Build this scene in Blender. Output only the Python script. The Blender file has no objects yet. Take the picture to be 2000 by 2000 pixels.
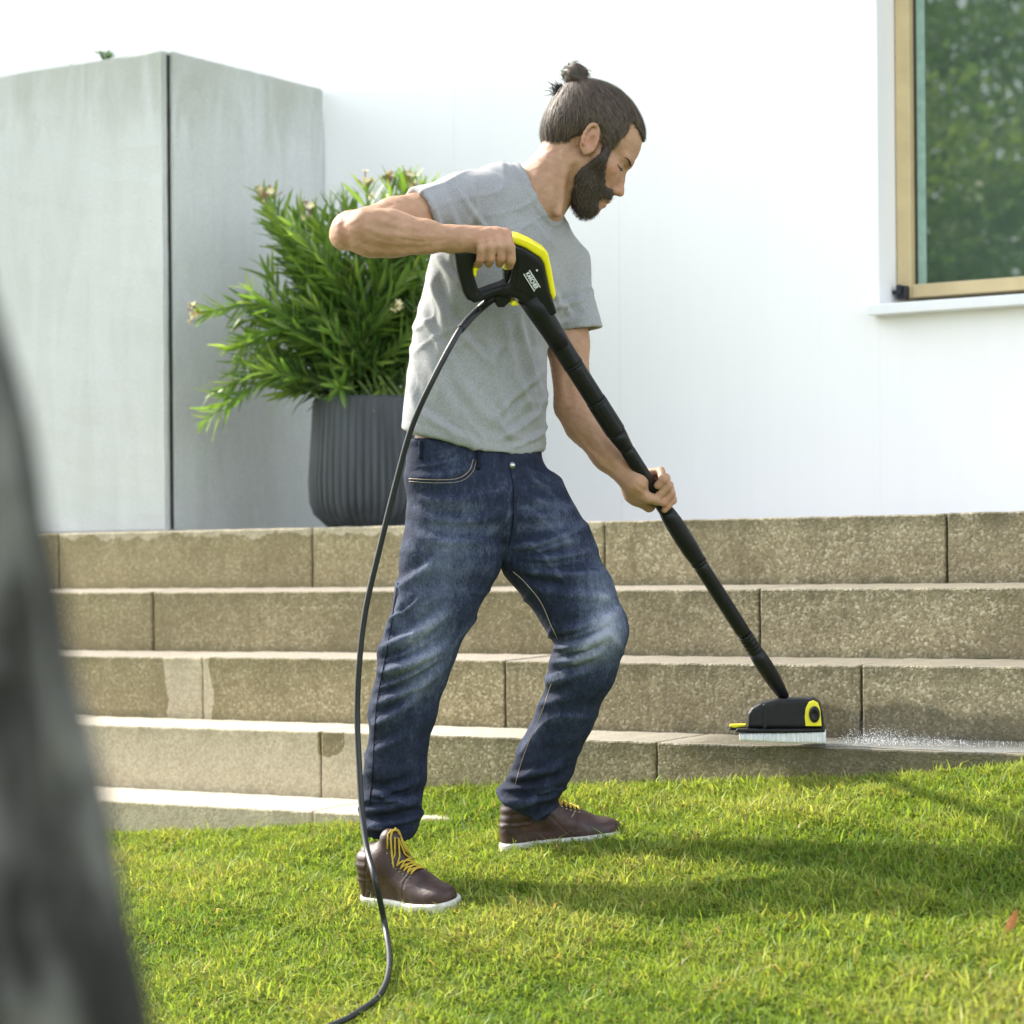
import bpy, bmesh, math, random
import numpy as np
from mathutils import Vector, Matrix
from mathutils.bvhtree import BVHTree
random.seed(7); rng = np.random.default_rng(7)
scene = bpy.context.scene
col = scene.collection

# ------------------------------------------------------------------ camera
FPX = 5050.0; TH = math.radians(33.16); S_, C_ = math.sin(TH), math.cos(TH); RHO = .0085
cam = bpy.data.cameras.new('camera'); camo = bpy.data.objects.new('camera', cam); col.objects.link(camo)
scene.camera = camo
cam.sensor_width = 36; cam.lens = FPX/2000*36; cam.shift_y = .066
cam.clip_start = .1; cam.clip_end = 600
camo.matrix_world = Matrix.Rotation(TH, 4, 'Z') @ Matrix.Rotation(math.radians(90), 4, 'X') @ Matrix.Rotation(-RHO, 4, 'Z')
cam.dof.use_dof = True; cam.dof.focus_distance = 5.62; cam.dof.aperture_fstop = 4.2

# ------------------------------------------------------------------ light
SUN_EL = math.radians(38)
sc = np.array([-.815, .0, .579])                 # towards the sun, seen from the camera (right, up, depth)
sw = np.array([sc[0]*C_ - sc[2]*S_, sc[0]*S_ + sc[2]*C_, 0]); sw /= np.linalg.norm(sw)
sdir = Vector((sw[0]*math.cos(SUN_EL), sw[1]*math.cos(SUN_EL), math.sin(SUN_EL)))
world = bpy.data.worlds.new('World'); scene.world = world; world.use_nodes = True
wn = world.node_tree.nodes; wl = world.node_tree.links
sky = wn.new('ShaderNodeTexSky'); sky.sky_type = 'NISHITA'; sky.sun_disc = False
sky.sun_elevation = SUN_EL; sky.sun_rotation = math.atan2(sdir.x, sdir.y)
sky.air_density = 1.0; sky.dust_density = 1.5; sky.ozone_density = 1.0
bg = wn['Background']; bg.inputs['Strength'].default_value = .15
hs = wn.new('ShaderNodeHueSaturation'); hs.inputs['Saturation'].default_value = .36   # thin summer haze
wl.new(sky.outputs[0], hs.inputs['Color']); wl.new(hs.outputs[0], bg.inputs['Color'])
sun = bpy.data.lights.new('sun', 'SUN'); sun.energy = 2.6; sun.angle = math.radians(.6); sun.color = (1, .93, .80)
suno = bpy.data.objects.new('sun', sun); col.objects.link(suno)
suno.rotation_mode = 'QUATERNION'; suno.rotation_quaternion = sdir.to_track_quat('Z', 'Y'); suno.location = (-8, 0, 8)
scene.view_settings.view_transform = 'Standard'; scene.view_settings.look = 'None'
scene.view_settings.gamma = 1; scene.view_settings.use_curve_mapping = False
scene.view_settings.exposure = 1.98
scene.render.engine = 'CYCLES'

# ------------------------------------------------------------------ geometry of the place
K = 2000/1932                                     # measurements were taken on a 1932 px wide print
def ray(x, y):
    u = (x-1000)/FPX; v = (1132-y)/FPX
    X = u*math.cos(RHO)+v*math.sin(RHO); V = -u*math.sin(RHO)+v*math.cos(RHO)
    return np.array([X*C_-S_, X*S_+C_, V])
def onD(u, v, D): r = ray(u*K, v*K); return r*D/r[1]
def onZ(u, v, Z): return ray(u*K, v*K)*Z
def cz(u, v, Z):                                  # right, up, depth of a measured point
    w = onZ(u, v, Z); return np.array([w[0]*C_+w[1]*S_, w[2], Z])
def c2w(P):
    P = np.asarray(P, float); o = np.empty_like(P)
    o[..., 0] = P[..., 0]*C_-P[..., 2]*S_; o[..., 1] = P[..., 0]*S_+P[..., 2]*C_; o[..., 2] = P[..., 1]
    return o
def w2c(P):
    P = np.asarray(P, float); o = np.empty_like(P)
    o[..., 0] = P[..., 0]*C_+P[..., 1]*S_; o[..., 1] = P[..., 2]; o[..., 2] = -P[..., 0]*S_+P[..., 1]*C_
    return o
GA, GB, GC = .0697, .248, -1.60
def ground_z(x, y):
    x = np.asarray(x, float); y = np.asarray(y, float)
    yy = np.where(y > 2, y, 2 - 3*(1-np.exp(-(2-np.minimum(y, 2))/3)))
    xx = np.where(x > -2.2, -2.2+.35*np.tanh((x+2.2)/.35), 8*np.tanh((x+2.2)/8)-2.2)
    yy = np.minimum(yy, 6)
    yy = yy-np.maximum(yy-5.06, 0)*1.3/(1+np.exp((x+3.87)/.03))       # the bed is level along the lowest step
    b = .010*np.sin(3.1*x+1.3*y)+.008*np.sin(1.7*x-4.2*y+1)+.004*np.sin(9*x+5*y)+.004*np.sin(-6*x+11*y)
    return GA*xx+GB*yy+GC+b*.6
def onG(u, v, lift=0.):
    r = ray(u*K, v*K); t = 5.
    for _ in range(40): t = t - (t*r[2]-float(ground_z(t*r[0], t*r[1]))-lift)/(r[2]-GA*r[0]-GB*r[1])
    return r*t

# ------------------------------------------------------------------ node helpers
class NB:
    def __init__(s, name):
        s.m = bpy.data.materials.new(name); s.m.use_nodes = True
        s.t = s.m.node_tree; s.n = s.t.nodes; s.b = s.n['Principled BSDF']; s.out = s.n['Material Output']
    def lk(s, a, b):
        if isinstance(a, (int, float)): b.default_value = a
        elif isinstance(a, (tuple, list)): b.default_value = (tuple(a)+(1,))[:4] if b.type == 'RGBA' else tuple(a)[:3]
        else: s.t.links.new(a, b)
    def geo(s): return s.n.new('ShaderNodeNewGeometry').outputs['Position']
    def obj(s): return s.n.new('ShaderNodeTexCoord').outputs['Object']
    def attr(s, name, o='Color'):
        a = s.n.new('ShaderNodeAttribute'); a.attribute_name = name; return a.outputs[o]
    def mp(s, v, sc=(1, 1, 1), loc=(0, 0, 0), rot=(0, 0, 0)):
        m = s.n.new('ShaderNodeMapping'); s.lk(v, m.inputs[0]); m.inputs['Scale'].default_value = sc
        m.inputs['Location'].default_value = loc; m.inputs['Rotation'].default_value = rot; return m.outputs[0]
    def noise(s, v, scale, det=4, rough=.55, o='Fac', dist=0):
        n = s.n.new('ShaderNodeTexNoise'); s.lk(v, n.inputs['Vector']); n.inputs['Scale'].default_value = scale
        n.inputs['Detail'].default_value = det; n.inputs['Roughness'].default_value = rough
        n.inputs['Distortion'].default_value = dist; return n.outputs[o]
    def vor(s, v, scale, feat='F1', o='Distance'):
        n = s.n.new('ShaderNodeTexVoronoi'); s.lk(v, n.inputs['Vector']); n.inputs['Scale'].default_value = scale
        n.feature = feat; return n.outputs[o]
    def ramp(s, f, stops):
        r = s.n.new('ShaderNodeValToRGB'); s.lk(f, r.inputs[0]); e = r.color_ramp.elements
        for i, (p, c) in enumerate(stops):
            el = e[i] if i < 2 else e.new(p)
            el.position = p; el.color = (c, c, c, 1) if isinstance(c, (int, float)) else tuple(c)+(1,)
        return r.outputs[0]
    def mix(s, f, a, b, mode='MIX'):
        m = s.n.new('ShaderNodeMix'); m.data_type = 'RGBA'; m.blend_type = mode
        s.lk(f, m.inputs[0]); s.lk(a, m.inputs[6]); s.lk(b, m.inputs[7]); return m.outputs[2]
    def math(s, op, a, b=0., c=0.):
        m = s.n.new('ShaderNodeMath'); m.operation = op; s.lk(a, m.inputs[0]); s.lk(b, m.inputs[1]); s.lk(c, m.inputs[2]); return m.outputs[0]
    def xyz(s, v):
        x = s.n.new('ShaderNodeSeparateXYZ'); s.lk(v, x.inputs[0]); return x.outputs
    def vadd(s, a, b):
        m = s.n.new('ShaderNodeVectorMath'); m.operation = 'ADD'; s.lk(a, m.inputs[0]); s.lk(b, m.inputs[1]); return m.outputs[0]
    def vscale(s, a, f):
        m = s.n.new('ShaderNodeVectorMath'); m.operation = 'SCALE'; s.lk(a, m.inputs[0]); m.inputs['Scale'].default_value = f; return m.outputs[0]
    def bump(s, h, dist, strength=1., prev=None):
        b = s.n.new('ShaderNodeBump'); s.lk(h, b.inputs['Height']); b.inputs['Distance'].default_value = dist
        b.inputs['Strength'].default_value = strength
        if prev: s.lk(prev, b.inputs['Normal'])
        return b.outputs[0]
    def fin(s, color=None, rough=.6, normal=None, **kw):
        if color is not None: s.lk(color, s.b.inputs['Base Color'])
        s.lk(rough, s.b.inputs['Roughness'])
        if normal: s.lk(normal, s.b.inputs['Normal'])
        for k, v in kw.items(): s.lk(v, s.b.inputs[k.replace('_', ' ')])
        return s.m

def simple(name, c, rough=.5, var=.15, nscale=30, bump=.0005, **kw):
    n = NB(name); p = n.obj(); f = n.noise(p, nscale)
    a = tuple(max(0, x*(1-var)) for x in c); b = tuple(min(1, x*(1+var)) for x in c)
    nm = n.bump(n.noise(p, nscale*4), bump, .6) if bump else None
    return n.fin(n.ramp(f, [(.3, a), (.7, b)]), rough, nm, **kw)

M = {}
# white render
n = NB('white_render'); p = n.geo()
c = n.ramp(n.noise(n.mp(p, (1, 1, .25)), 3, 6), [(.25, (.88, .88, .875)), (.75, (.92, .915, .905))])
st = n.ramp(n.noise(n.mp(p, (14, 14, .35)), 2, 3), [(.5, 0.), (.72, 1.)])
c = n.mix(n.math('MULTIPLY', st, .07), c, (.70, .73, .76))
M['white'] = n.fin(c, .75, n.bump(n.noise(p, 180, 3), .0008, .5))
M['sill'] = simple('painted_metal_white', (.82, .83, .84), .35, .03, 12, .0002)
# raw concrete
def concrete(name, base, tint):
    n = NB(name); p = n.geo()
    a = n.noise(p, 2.2, 7, .6); b_ = n.noise(n.mp(p, (3, 3, .6)), 2.6, 7, .65, dist=.8)
    c = n.mix(a, tuple(x*.86 for x in base), tuple(min(.95, x*1.1) for x in base))
    c = n.mix(n.ramp(b_, [(.42, 0.), (.8, .45)]), c, tint)
    z = n.xyz(p)[2]
    top = n.math('ADD', n.math('MULTIPLY', n.math('SUBTRACT', z, 1.685), 3.2), n.math('MULTIPLY', n.math('SUBTRACT', b_, .5), 2.2))
    c = n.mix(n.ramp(top, [(-.0, 0.), (.55, .0)]), c, tint)
    topm = n.ramp(n.math('ADD', top, 1.), [(.25, 0.), (1., .8)])
    c = n.mix(n.math('MULTIPLY', topm, .5), c, (.27, .285, .20))
    pits = n.ramp(n.vor(n.vadd(p, n.vscale(n.noise(p, 9, 2, o='Color'), .05)), 26), [(.035, 1.), (.08, 0.)])
    pm = n.math('MULTIPLY', pits, n.ramp(n.noise(p, 6, 2), [(.56, 0.), (.66, 1.)]))
    c = n.mix(n.math('MULTIPLY', pm, .6), c, (.16, .17, .15))
    sp = n.ramp(n.noise(p, 160, 3), [(.3, .88), (.7, 1.06)])
    c = n.mix(1., c, sp, 'MULTIPLY')
    h = n.math('SUBTRACT', n.noise(p, 60, 5), n.math('MULTIPLY', pm, 1.2))
    return n.fin(c, .85, n.bump(h, .0016, .7))
M['conc'] = concrete('cast_concrete', (.60, .615, .605), (.43, .45, .39))
M['joint'] = simple('dark_joint', (.02, .022, .018), .9)
# step stone
WX = float(onD(1600, 1390, 5.6)[0]); JX4 = float(onD(604, 1300, 5.345)[0]); CX0 = float(onD(312, 1300, 5.603)[0]); CX1 = float(onD(396, 1300, 5.603)[0])
def stone(name, clean):
    n = NB(name); p = n.geo(); o = n.n.new('ShaderNodeObjectInfo').outputs['Random']
    g1 = n.vor(p, 165, 'F1', 'Color'); gv = n.xyz(g1)[0]; d1 = n.vor(p, 165)
    g2 = n.xyz(n.vor(p, 70, 'F1', 'Color'))[1]
    big = n.noise(p, 7, 6, .65); med = n.noise(p, 38, 5, .6)
    cl = n.ramp(gv, [(0., (.33, .275, .18)), (.5, (.46, .395, .27)), (1., (.60, .54, .40))])
    cl = n.mix(.5, cl, n.ramp(big, [(.25, (.36, .305, .195)), (.75, (.53, .465, .33))]))
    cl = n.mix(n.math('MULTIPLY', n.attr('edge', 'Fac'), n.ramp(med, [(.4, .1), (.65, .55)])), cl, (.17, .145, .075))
    dt = n.ramp(gv, [(0., (.085, .066, .028)), (.40, (.225, .185, .100)), (.84, (.40, .34, .205)), (.97, (.66, .60, .44))])
    dmp = n.ramp(n.noise(n.mp(p, (1, 1, 1.6)), 2.6, 6, .65, dist=.6), [(.42, 0.), (.62, 1.)])
    dt = n.mix(.45, dt, n.ramp(big, [(.25, (.185, .148, .074)), (.75, (.40, .335, .20))]))
    sx = n.xyz(p)
    drip = n.ramp(n.noise(n.mp(p, (9, 9, .8)), 4, 4, .6), [(.56, 0.), (.72, .38)])
    dt = n.mix(n.math('MULTIPLY', dmp, .5), dt, (.115, .088, .042)); dt = n.mix(drip, dt, (.085, .066, .030))
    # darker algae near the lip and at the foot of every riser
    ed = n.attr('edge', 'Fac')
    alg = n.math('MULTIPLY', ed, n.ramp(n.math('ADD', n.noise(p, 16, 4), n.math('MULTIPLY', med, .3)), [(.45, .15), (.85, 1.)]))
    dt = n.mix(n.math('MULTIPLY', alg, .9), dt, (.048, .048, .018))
    warm = n.ramp(n.math('ADD', n.math('MULTIPLY', sx[0], .3), 1.9), [(.0, 1.), (1., 0.)])   # lighter and yellower towards the left end
    dt = n.mix(n.math('MULTIPLY', warm, .5), dt, (.33, .27, .13))
    wob = n.vscale(n.vadd(n.noise(p, 7, 3, .6, 'Color'), (-.5, -.5, -.5)), .10)
    q = n.xyz(n.vadd(p, wob))
    if clean == 'clean': c = cl
    else:
        c = dt
        if clean == 'mix3':
            w = n.math('MULTIPLY', n.math('GREATER_THAN', q[0], CX0), n.math('LESS_THAN', q[0], CX1))
            c = n.mix(w, c, cl)
        if clean == 'mix4':
            w = n.math('LESS_THAN', q[0], JX4+.30)
            bl = n.math('MULTIPLY', n.math('GREATER_THAN', sx[0], JX4-.012), n.math('LESS_THAN', n.math('ADD', n.math('MULTIPLY', n.math('SUBTRACT', q[0], JX4+.015), n.math('SUBTRACT', q[0], JX4+.015)), n.math('MULTIPLY', n.math('MULTIPLY', n.math('ADD', q[2], .405), n.math('ADD', q[2], .405)), .45)), .0021))
            w = n.math('MULTIPLY', w, n.math('SUBTRACT', 1., bl))
            c = n.mix(w, c, cl)
        if clean == 'top':
            w = n.math('GREATER_THAN', n.math('ADD', sx[2], n.math('MULTIPLY', n.math('SUBTRACT', big, .5), .13)), .142)
            c = n.mix(w, c, cl)
    # soaked by the brush
    ex_ = n.math('DIVIDE', n.math('SUBTRACT', q[0], WX+.12), .48); ez_ = n.math('DIVIDE', n.math('ADD', q[2], .385), .085)
    soak = n.ramp(n.math('ADD', n.math('MULTIPLY', ex_, ex_), n.math('MULTIPLY', ez_, ez_)), [(.55, 1.), (1.1, 0.)])
    c = n.mix(n.math('MULTIPLY', soak, .62), c, (.060, .056, .042))
    # treads
    up = n.ramp(n.xyz(n.n.new('ShaderNodeNewGeometry').outputs['Normal'])[2], [(.6, 0.), (.9, 1.)])
    tr = n.mix(gv, (.33, .295, .24), (.46, .42, .35)) if clean in ('clean', 'mix4') else n.mix(gv, (.20, .175, .145), (.33, .29, .25))
    wet = n.ramp(n.math('ADD', n.math('MULTIPLY', sx[0], 1.3), n.math('ADD', 4.6, n.math('MULTIPLY', big, .5))), [(.0, 0.), (1., 1.)])
    tr = n.mix(n.math('MULTIPLY', wet, .85), tr, (.17, .155, .125))
    c = n.mix(n.math('MULTIPLY', up, .8), c, tr)
    var = n.ramp(o, [(0., .90), (1., 1.08)]); c = n.mix(1., c, var, 'MULTIPLY')
    rough = n.math('MAXIMUM', .16, n.math('SUBTRACT', .85, n.math('ADD', n.math('MULTIPLY', wet, .30), n.math('MULTIPLY', soak, .5))))
    h = n.math('ADD', n.math('MULTIPLY', d1, -.8), med)
    return n.fin(c, rough, n.bump(h, .0022, .7))
for kk in ('clean', 'dirty', 'mix3', 'mix4', 'top'): M['st_'+kk] = stone('aggregate_stone_'+kk, kk)
M['wood'] = simple('golden_frame', (.60, .475, .26), .4, .08, 14, .0003)
M['dark'] = simple('dark_sash', (.035, .028, .022), .4)
M['mint'] = simple('mint_glazing_edge', (.30, .45, .38), .25)
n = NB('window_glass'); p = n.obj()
M['glass'] = n.fin((.070, .105, .078), .010, n.bump(n.noise(p, 2, 2), .0012, .5), IOR=3.0, Coat_Weight=.0)  # lifted green base colour stands in for a brighter tree reflection
M['blackmetal'] = simple('black_bracket', (.012, .014, .018), .4)
n = NB('ribbed_pot'); p = n.obj()
c = n.ramp(n.noise(n.mp(p, (1, 1, .15)), 22, 5), [(.3, (.036, .041, .046)), (.75, (.080, .089, .095))])
M['pot'] = n.fin(c, .7, n.bump(n.noise(p, 120, 4), .0008, .6))
M['soil'] = simple('potting_soil', (.035, .024, .015), .95, .4, 60, .004)
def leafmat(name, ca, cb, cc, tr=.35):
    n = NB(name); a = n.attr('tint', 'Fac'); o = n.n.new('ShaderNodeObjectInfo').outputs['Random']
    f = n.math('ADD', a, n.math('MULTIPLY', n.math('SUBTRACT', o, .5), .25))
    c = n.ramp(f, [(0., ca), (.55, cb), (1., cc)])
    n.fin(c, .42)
    t = n.n.new('ShaderNodeBsdfTranslucent'); n.lk(n.mix(1., c, (1.5, 1.55, .75), 'MULTIPLY'), t.inputs['Color'])
    m = n.n.new('ShaderNodeMixShader'); m.inputs[0].default_value = tr
    n.t.links.new(n.b.outputs[0], m.inputs[1]); n.t.links.new(t.outputs[0], m.inputs[2]); n.t.links.new(m.outputs[0], n.out.inputs['Surface'])
    return n.m
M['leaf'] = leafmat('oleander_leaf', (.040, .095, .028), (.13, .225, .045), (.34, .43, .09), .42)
M['tleaf'] = leafmat('tree_leaf', (.06, .12, .03), (.12, .19, .05), (.22, .27, .08), .4)
M['stem'] = simple('green_stem', (.13, .19, .05), .5, .3, 20)
M['flower'] = simple('cream_flower', (.72, .62, .34), .6, .15, 60)
M['bud'] = simple('rust_bud', (.34, .17, .10), .6, .3, 60)
# grass
n = NB('grass_blades'); a = n.attr('gcol')
n.fin(a, .62, Specular_IOR_Level=.3)
t = n.n.new('ShaderNodeBsdfTranslucent'); n.lk(n.mix(1., a, (1.35, 1.25, .6), 'MULTIPLY'), t.inputs['Color'])
m = n.n.new('ShaderNodeMixShader'); m.inputs[0].default_value = .42
n.t.links.new(n.b.outputs[0], m.inputs[1]); n.t.links.new(t.outputs[0], m.inputs[2]); n.t.links.new(m.outputs[0], n.out.inputs['Surface'])
M['grass'] = n.m
n = NB('lawn_soil'); p = n.geo()
c = n.ramp(n.noise(p, 14, 6), [(.3, (.05, .075, .018)), (.7, (.10, .14, .03))])
M['lawn'] = n.fin(c, .95, n.bump(n.noise(p, 60, 4), .01, .6))
n = NB('bark'); p = n.geo()
v = n.vor(n.vadd(n.mp(p, (1, 1, .25)), n.vscale(n.noise(p, 10, 3, o='Color'), .06)), 30)
c = n.mix(n.ramp(n.noise(n.mp(p, (1, 1, .4)), 18, 6, .6, dist=.6), [(.46, 0.), (.60, 1.)]), (.010, .009, .006), (.150, .145, .128))
c = n.mix(n.ramp(v, [(.1, .9), (.45, 0.)]), c, (.02, .018, .014))
M['bark'] = n.fin(c, .9, n.bump(v, .03, 1.))
# person
n = NB('skin'); p = n.geo()
c = n.ramp(n.noise(p, 26, 5, .7), [(.3, (.33, .175, .095)), (.7, (.45, .265, .160))])
c = n.mix(n.ramp(n.noise(n.mp(p, (1, 1, 2)), 9, 4), [(.45, 0.), (.7, .35)]), c, (.40, .20, .13))
rd = n.attr('red', 'Fac'); c = n.mix(n.math('MULTIPLY', rd, .55), c, (.52, .22, .16))
c = n.mix(n.ramp(n.noise(p, 420, 2), [(.55, 0.), (.8, .25)]), c, (.26, .15, .09))
M['skin'] = n.fin(c, n.ramp(n.noise(p, 60, 3), [(.3, .42), (.7, .66)]), n.bump(n.noise(p, 380, 4, .7), .0011, .8, n.bump(n.noise(p, 45, 4), .003, .35)), Subsurface_Weight=.18, Subsurface_Radius=(.9, .35, .2), Subsurface_Scale=.012)
def hairmat(name, a, b_, r=.58):
    n = NB(name); p = n.geo(); f = n.attr('tint', 'Fac')
    c = n.ramp(n.math('ADD', n.math('MULTIPLY', f, .7), n.math('MULTIPLY', n.noise(n.mp(p, (1, 1, .3)), 160, 3), .4)), [(.2, a), (.9, b_)])
    return n.fin(c, r, n.bump(n.noise(p, 500, 2), .001, .7))
M['hair'] = hairmat('brown_hair', (.014, .010, .008), (.155, .105, .068))
M['beard'] = hairmat('dark_beard', (.011, .008, .006), (.115, .075, .047), .6)
M['eyewhite'] = simple('eye_white', (.62, .58, .55), .2, .03)
M['iris'] = simple('dark_iris', (.03, .02, .015), .15)
n = NB('heather_grey_cotton'); p = n.geo()
h1 = n.noise(n.mp(p, (1, 1, .55)), 420, 2); h2 = n.noise(p, 8, 4)
c = n.ramp(h1, [(.3, (.20, .203, .212)), (.7, (.35, .353, .362))])
c = n.mix(.35, c, n.ramp(h2, [(.3, (.24, .243, .252)), (.7, (.355, .358, .367))]))
M['shirt'] = n.fin(c, .92, n.bump(n.noise(p, 700, 2), .0006, .6, n.bump(n.noise(p, 22, 4, .5, dist=.6), .006, .35)), Sheen_Weight=.15)
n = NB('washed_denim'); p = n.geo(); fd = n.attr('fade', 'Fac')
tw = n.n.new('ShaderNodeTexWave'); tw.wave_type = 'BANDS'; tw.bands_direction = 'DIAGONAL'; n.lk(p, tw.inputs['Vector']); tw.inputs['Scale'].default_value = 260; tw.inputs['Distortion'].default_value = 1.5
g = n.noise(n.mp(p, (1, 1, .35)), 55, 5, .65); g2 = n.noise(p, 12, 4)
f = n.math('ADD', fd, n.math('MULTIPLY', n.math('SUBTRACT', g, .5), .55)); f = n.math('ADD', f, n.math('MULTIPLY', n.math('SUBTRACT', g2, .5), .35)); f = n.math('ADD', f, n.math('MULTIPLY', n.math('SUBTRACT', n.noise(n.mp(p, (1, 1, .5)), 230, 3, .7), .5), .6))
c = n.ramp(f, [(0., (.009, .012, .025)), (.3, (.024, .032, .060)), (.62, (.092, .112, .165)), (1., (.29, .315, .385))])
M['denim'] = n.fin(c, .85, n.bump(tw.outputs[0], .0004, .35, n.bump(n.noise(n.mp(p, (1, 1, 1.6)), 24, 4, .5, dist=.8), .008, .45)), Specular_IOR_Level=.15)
M['thread'] = simple('tan_thread', (.33, .27, .20), .8)
n = NB('brown_leather'); p = n.geo()
c = n.ramp(n.noise(p, 24, 5), [(.3, (.020, .008, .007)), (.7, (.056, .021, .017))])
M['leather'] = n.fin(c, n.ramp(n.noise(p, 50, 4), [(.3, .38), (.7, .62)]), n.bump(n.vor(p, 320), .0007, .4, n.bump(n.noise(p, 30, 4), .003, .5)))
n = NB('white_rubber'); p = n.geo()
c = n.mix(n.ramp(n.noise(p, 45, 5, .7), [(.45, 0.), (.75, .7)]), (.62, .61, .57), (.22, .24, .10)); M['rubber'] = n.fin(c, .7, n.bump(n.noise(p, 200, 3), .0006, .6))
M['lace'] = simple('mustard_lace', (.46, .33, .035), .8, .2, 90)
M['eyelet'] = simple('steel_eyelet', (.5, .5, .5), .3, .05, 30, 0, Metallic=1.)
# tool
n = NB('black_plastic'); p = n.geo()
c = n.ramp(n.noise(p, 30, 4), [(.3, (.005, .0055, .0065)), (.75, (.010, .011, .0125))])
M['black'] = n.fin(c, n.ramp(n.noise(p, 14, 4), [(.3, .36), (.7, .55)]), n.bump(n.noise(p, 700, 2), .0004, .5), Specular_IOR_Level=.28)
M['yellow'] = simple('yellow_plastic', (.83, .74, .02), .35, .04, 20, .0002)
M['silver'] = simple('white_print', (.74, .76, .78), .5, .02)
n = NB('hose_rubber'); p = n.geo()
M['hose'] = n.fin((.010, .012, .016), .45, n.bump(n.noise(p, 180, 2), .0006, .5))
n = NB('bristles'); p = n.geo()
c = n.ramp(n.noise(n.mp(p, (1, 1, .08)), 300, 3), [(.3, (.48, .50, .52)), (.7, (.82, .83, .84))])
M['bristle'] = n.fin(c, .7, n.bump(n.noise(n.mp(p, (1, 1, .05)), 300, 3), .004, 1.))
n = NB('water'); p = n.geo()
M['water'] = n.fin((.8, .85, .88), .04, n.bump(n.noise(p, 70, 3), .003, .7), Transmission_Weight=.85, IOR=1.33)
M['foam'] = simple('water_spray', (.86, .88, .90), .4, .02)

# ------------------------------------------------------------------ object helpers
def tag(o, label=None, cat=None, group=None, kind=None):
    if label: o['label'] = label
    if cat: o['category'] = cat
    if group: o['group'] = group
    if kind: o['kind'] = kind
    return o
def empty(name, loc, **kw):
    o = bpy.data.objects.new(name, None); o.location = loc; col.objects.link(o); o.empty_display_size = .1
    return tag(o, **kw)
def root_loc(o):
    v = Vector((0, 0, 0))
    while o is not None: v += o.location; o = o.parent
    return v
def mk(name, V, F, mat, parent=None, smooth=False, attrs=None, **kw):
    V = np.asarray(V, float)
    off = np.array(root_loc(parent)) if parent is not None else np.zeros(3)
    loc = None
    if parent is None: loc = V.mean(0); loc[2] = V[:, 2].min(); V = V-loc
    else: V = V-off
    me = bpy.data.meshes.new(name)
    if isinstance(F, np.ndarray):
        k = F.shape[1]; nf = len(F)
        me.vertices.add(len(V)); me.vertices.foreach_set('co', V.astype(np.float32).ravel())
        me.loops.add(nf*k); me.loops.foreach_set('vertex_index', F.astype(np.int32).ravel())
        me.polygons.add(nf); me.polygons.foreach_set('loop_start', np.arange(0, nf*k, k, dtype=np.int32))
        me.update(calc_edges=True); me.validate()
    else: me.from_pydata([tuple(v) for v in V], [], F)
    for a, vals in (attrs or {}).items():
        vals = np.asarray(vals, np.float32)
        if vals.ndim == 1: me.attributes.new(a, 'FLOAT', 'POINT').data.foreach_set('value', vals)
        else: me.attributes.new(a, 'FLOAT_COLOR', 'POINT').data.foreach_set('color', np.c_[vals, np.ones(len(vals))].astype(np.float32).ravel())
    if smooth: me.polygons.foreach_set('use_smooth', [True]*len(me.polygons))
    me.materials.append(mat)
    o = bpy.data.objects.new(name, me); col.objects.link(o)
    if parent is not None: o.parent = parent
    else: o.location = loc
    return tag(o, **kw)
class MB:
    def __init__(s): s.v = []; s.f = []
    def add(s, V, F):
        b = len(s.v); s.v += [tuple(x) for x in V]; s.f += [tuple(i+b for i in f) for f in F]; return s
    def box(s, lo, hi, R=None, bevel=0.):
        lo = np.array(lo, float); hi = np.array(hi, float)
        bm = bmesh.new(); bmesh.ops.create_cube(bm, size=1)
        for v in bm.verts: v.co = Vector((lo+hi)/2) + Vector([a*b for a, b in zip(v.co, hi-lo)])
        if bevel: bmesh.ops.bevel(bm, geom=list(bm.edges), offset=bevel, segments=2, affect='EDGES', profile=.6)
        bm.verts.index_update(); V = [np.array(v.co) for v in bm.verts]; F = [[v.index for v in f.verts] for f in bm.faces]; bm.free()
        if R is not None: V = [R(v) for v in V]
        return s.add(V, F)
    def tube(s, pts, r, seg=8, cap=True):
        P = np.array(pts, float); n = len(P); r = np.full(n, r) if np.isscalar(r) else np.array(r, float)
        T = np.gradient(P, axis=0); T /= np.linalg.norm(T, axis=1)[:, None]+1e-12
        a = np.array([0, 0, 1.]) if abs(T[0][2]) < .9 else np.array([1., 0, 0])
        N = a-T[0]*a.dot(T[0]); N /= np.linalg.norm(N); V = []
        for i in range(n):
            N = N-T[i]*N.dot(T[i]); N /= np.linalg.norm(N); B = np.cross(T[i], N)
            for j in range(seg):
                t = 2*math.pi*j/seg; V.append(P[i]+r[i]*(math.cos(t)*N+math.sin(t)*B))
        F = [(i*seg+j, i*seg+(j+1) % seg, (i+1)*seg+(j+1) % seg, (i+1)*seg+j) for i in range(n-1) for j in range(seg)]
        if cap: F += [tuple(range(seg))[::-1], tuple(range((n-1)*seg, n*seg))]
        return s.add(V, F)
    def build(s, name, mat, parent=None, smooth=False, **kw): return mk(name, s.v, s.f, mat, parent, smooth, **kw)
def spline(pts, n=12):
    P = np.array(pts, float); out = []
    Q = np.vstack([2*P[0]-P[1], P, 2*P[-1]-P[-2]])
    for i in range(1, len(Q)-2):
        for t in np.linspace(0, 1, n, endpoint=False):
            p0, p1, p2, p3 = Q[i-1:i+3]
            out.append(.5*((2*p1)+(-p0+p2)*t+(2*p0-5*p1+4*p2-p3)*t*t+(-p0+3*p1-3*p2+p3)*t**3))
    out.append(P[-1]); return np.array(out)

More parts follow.
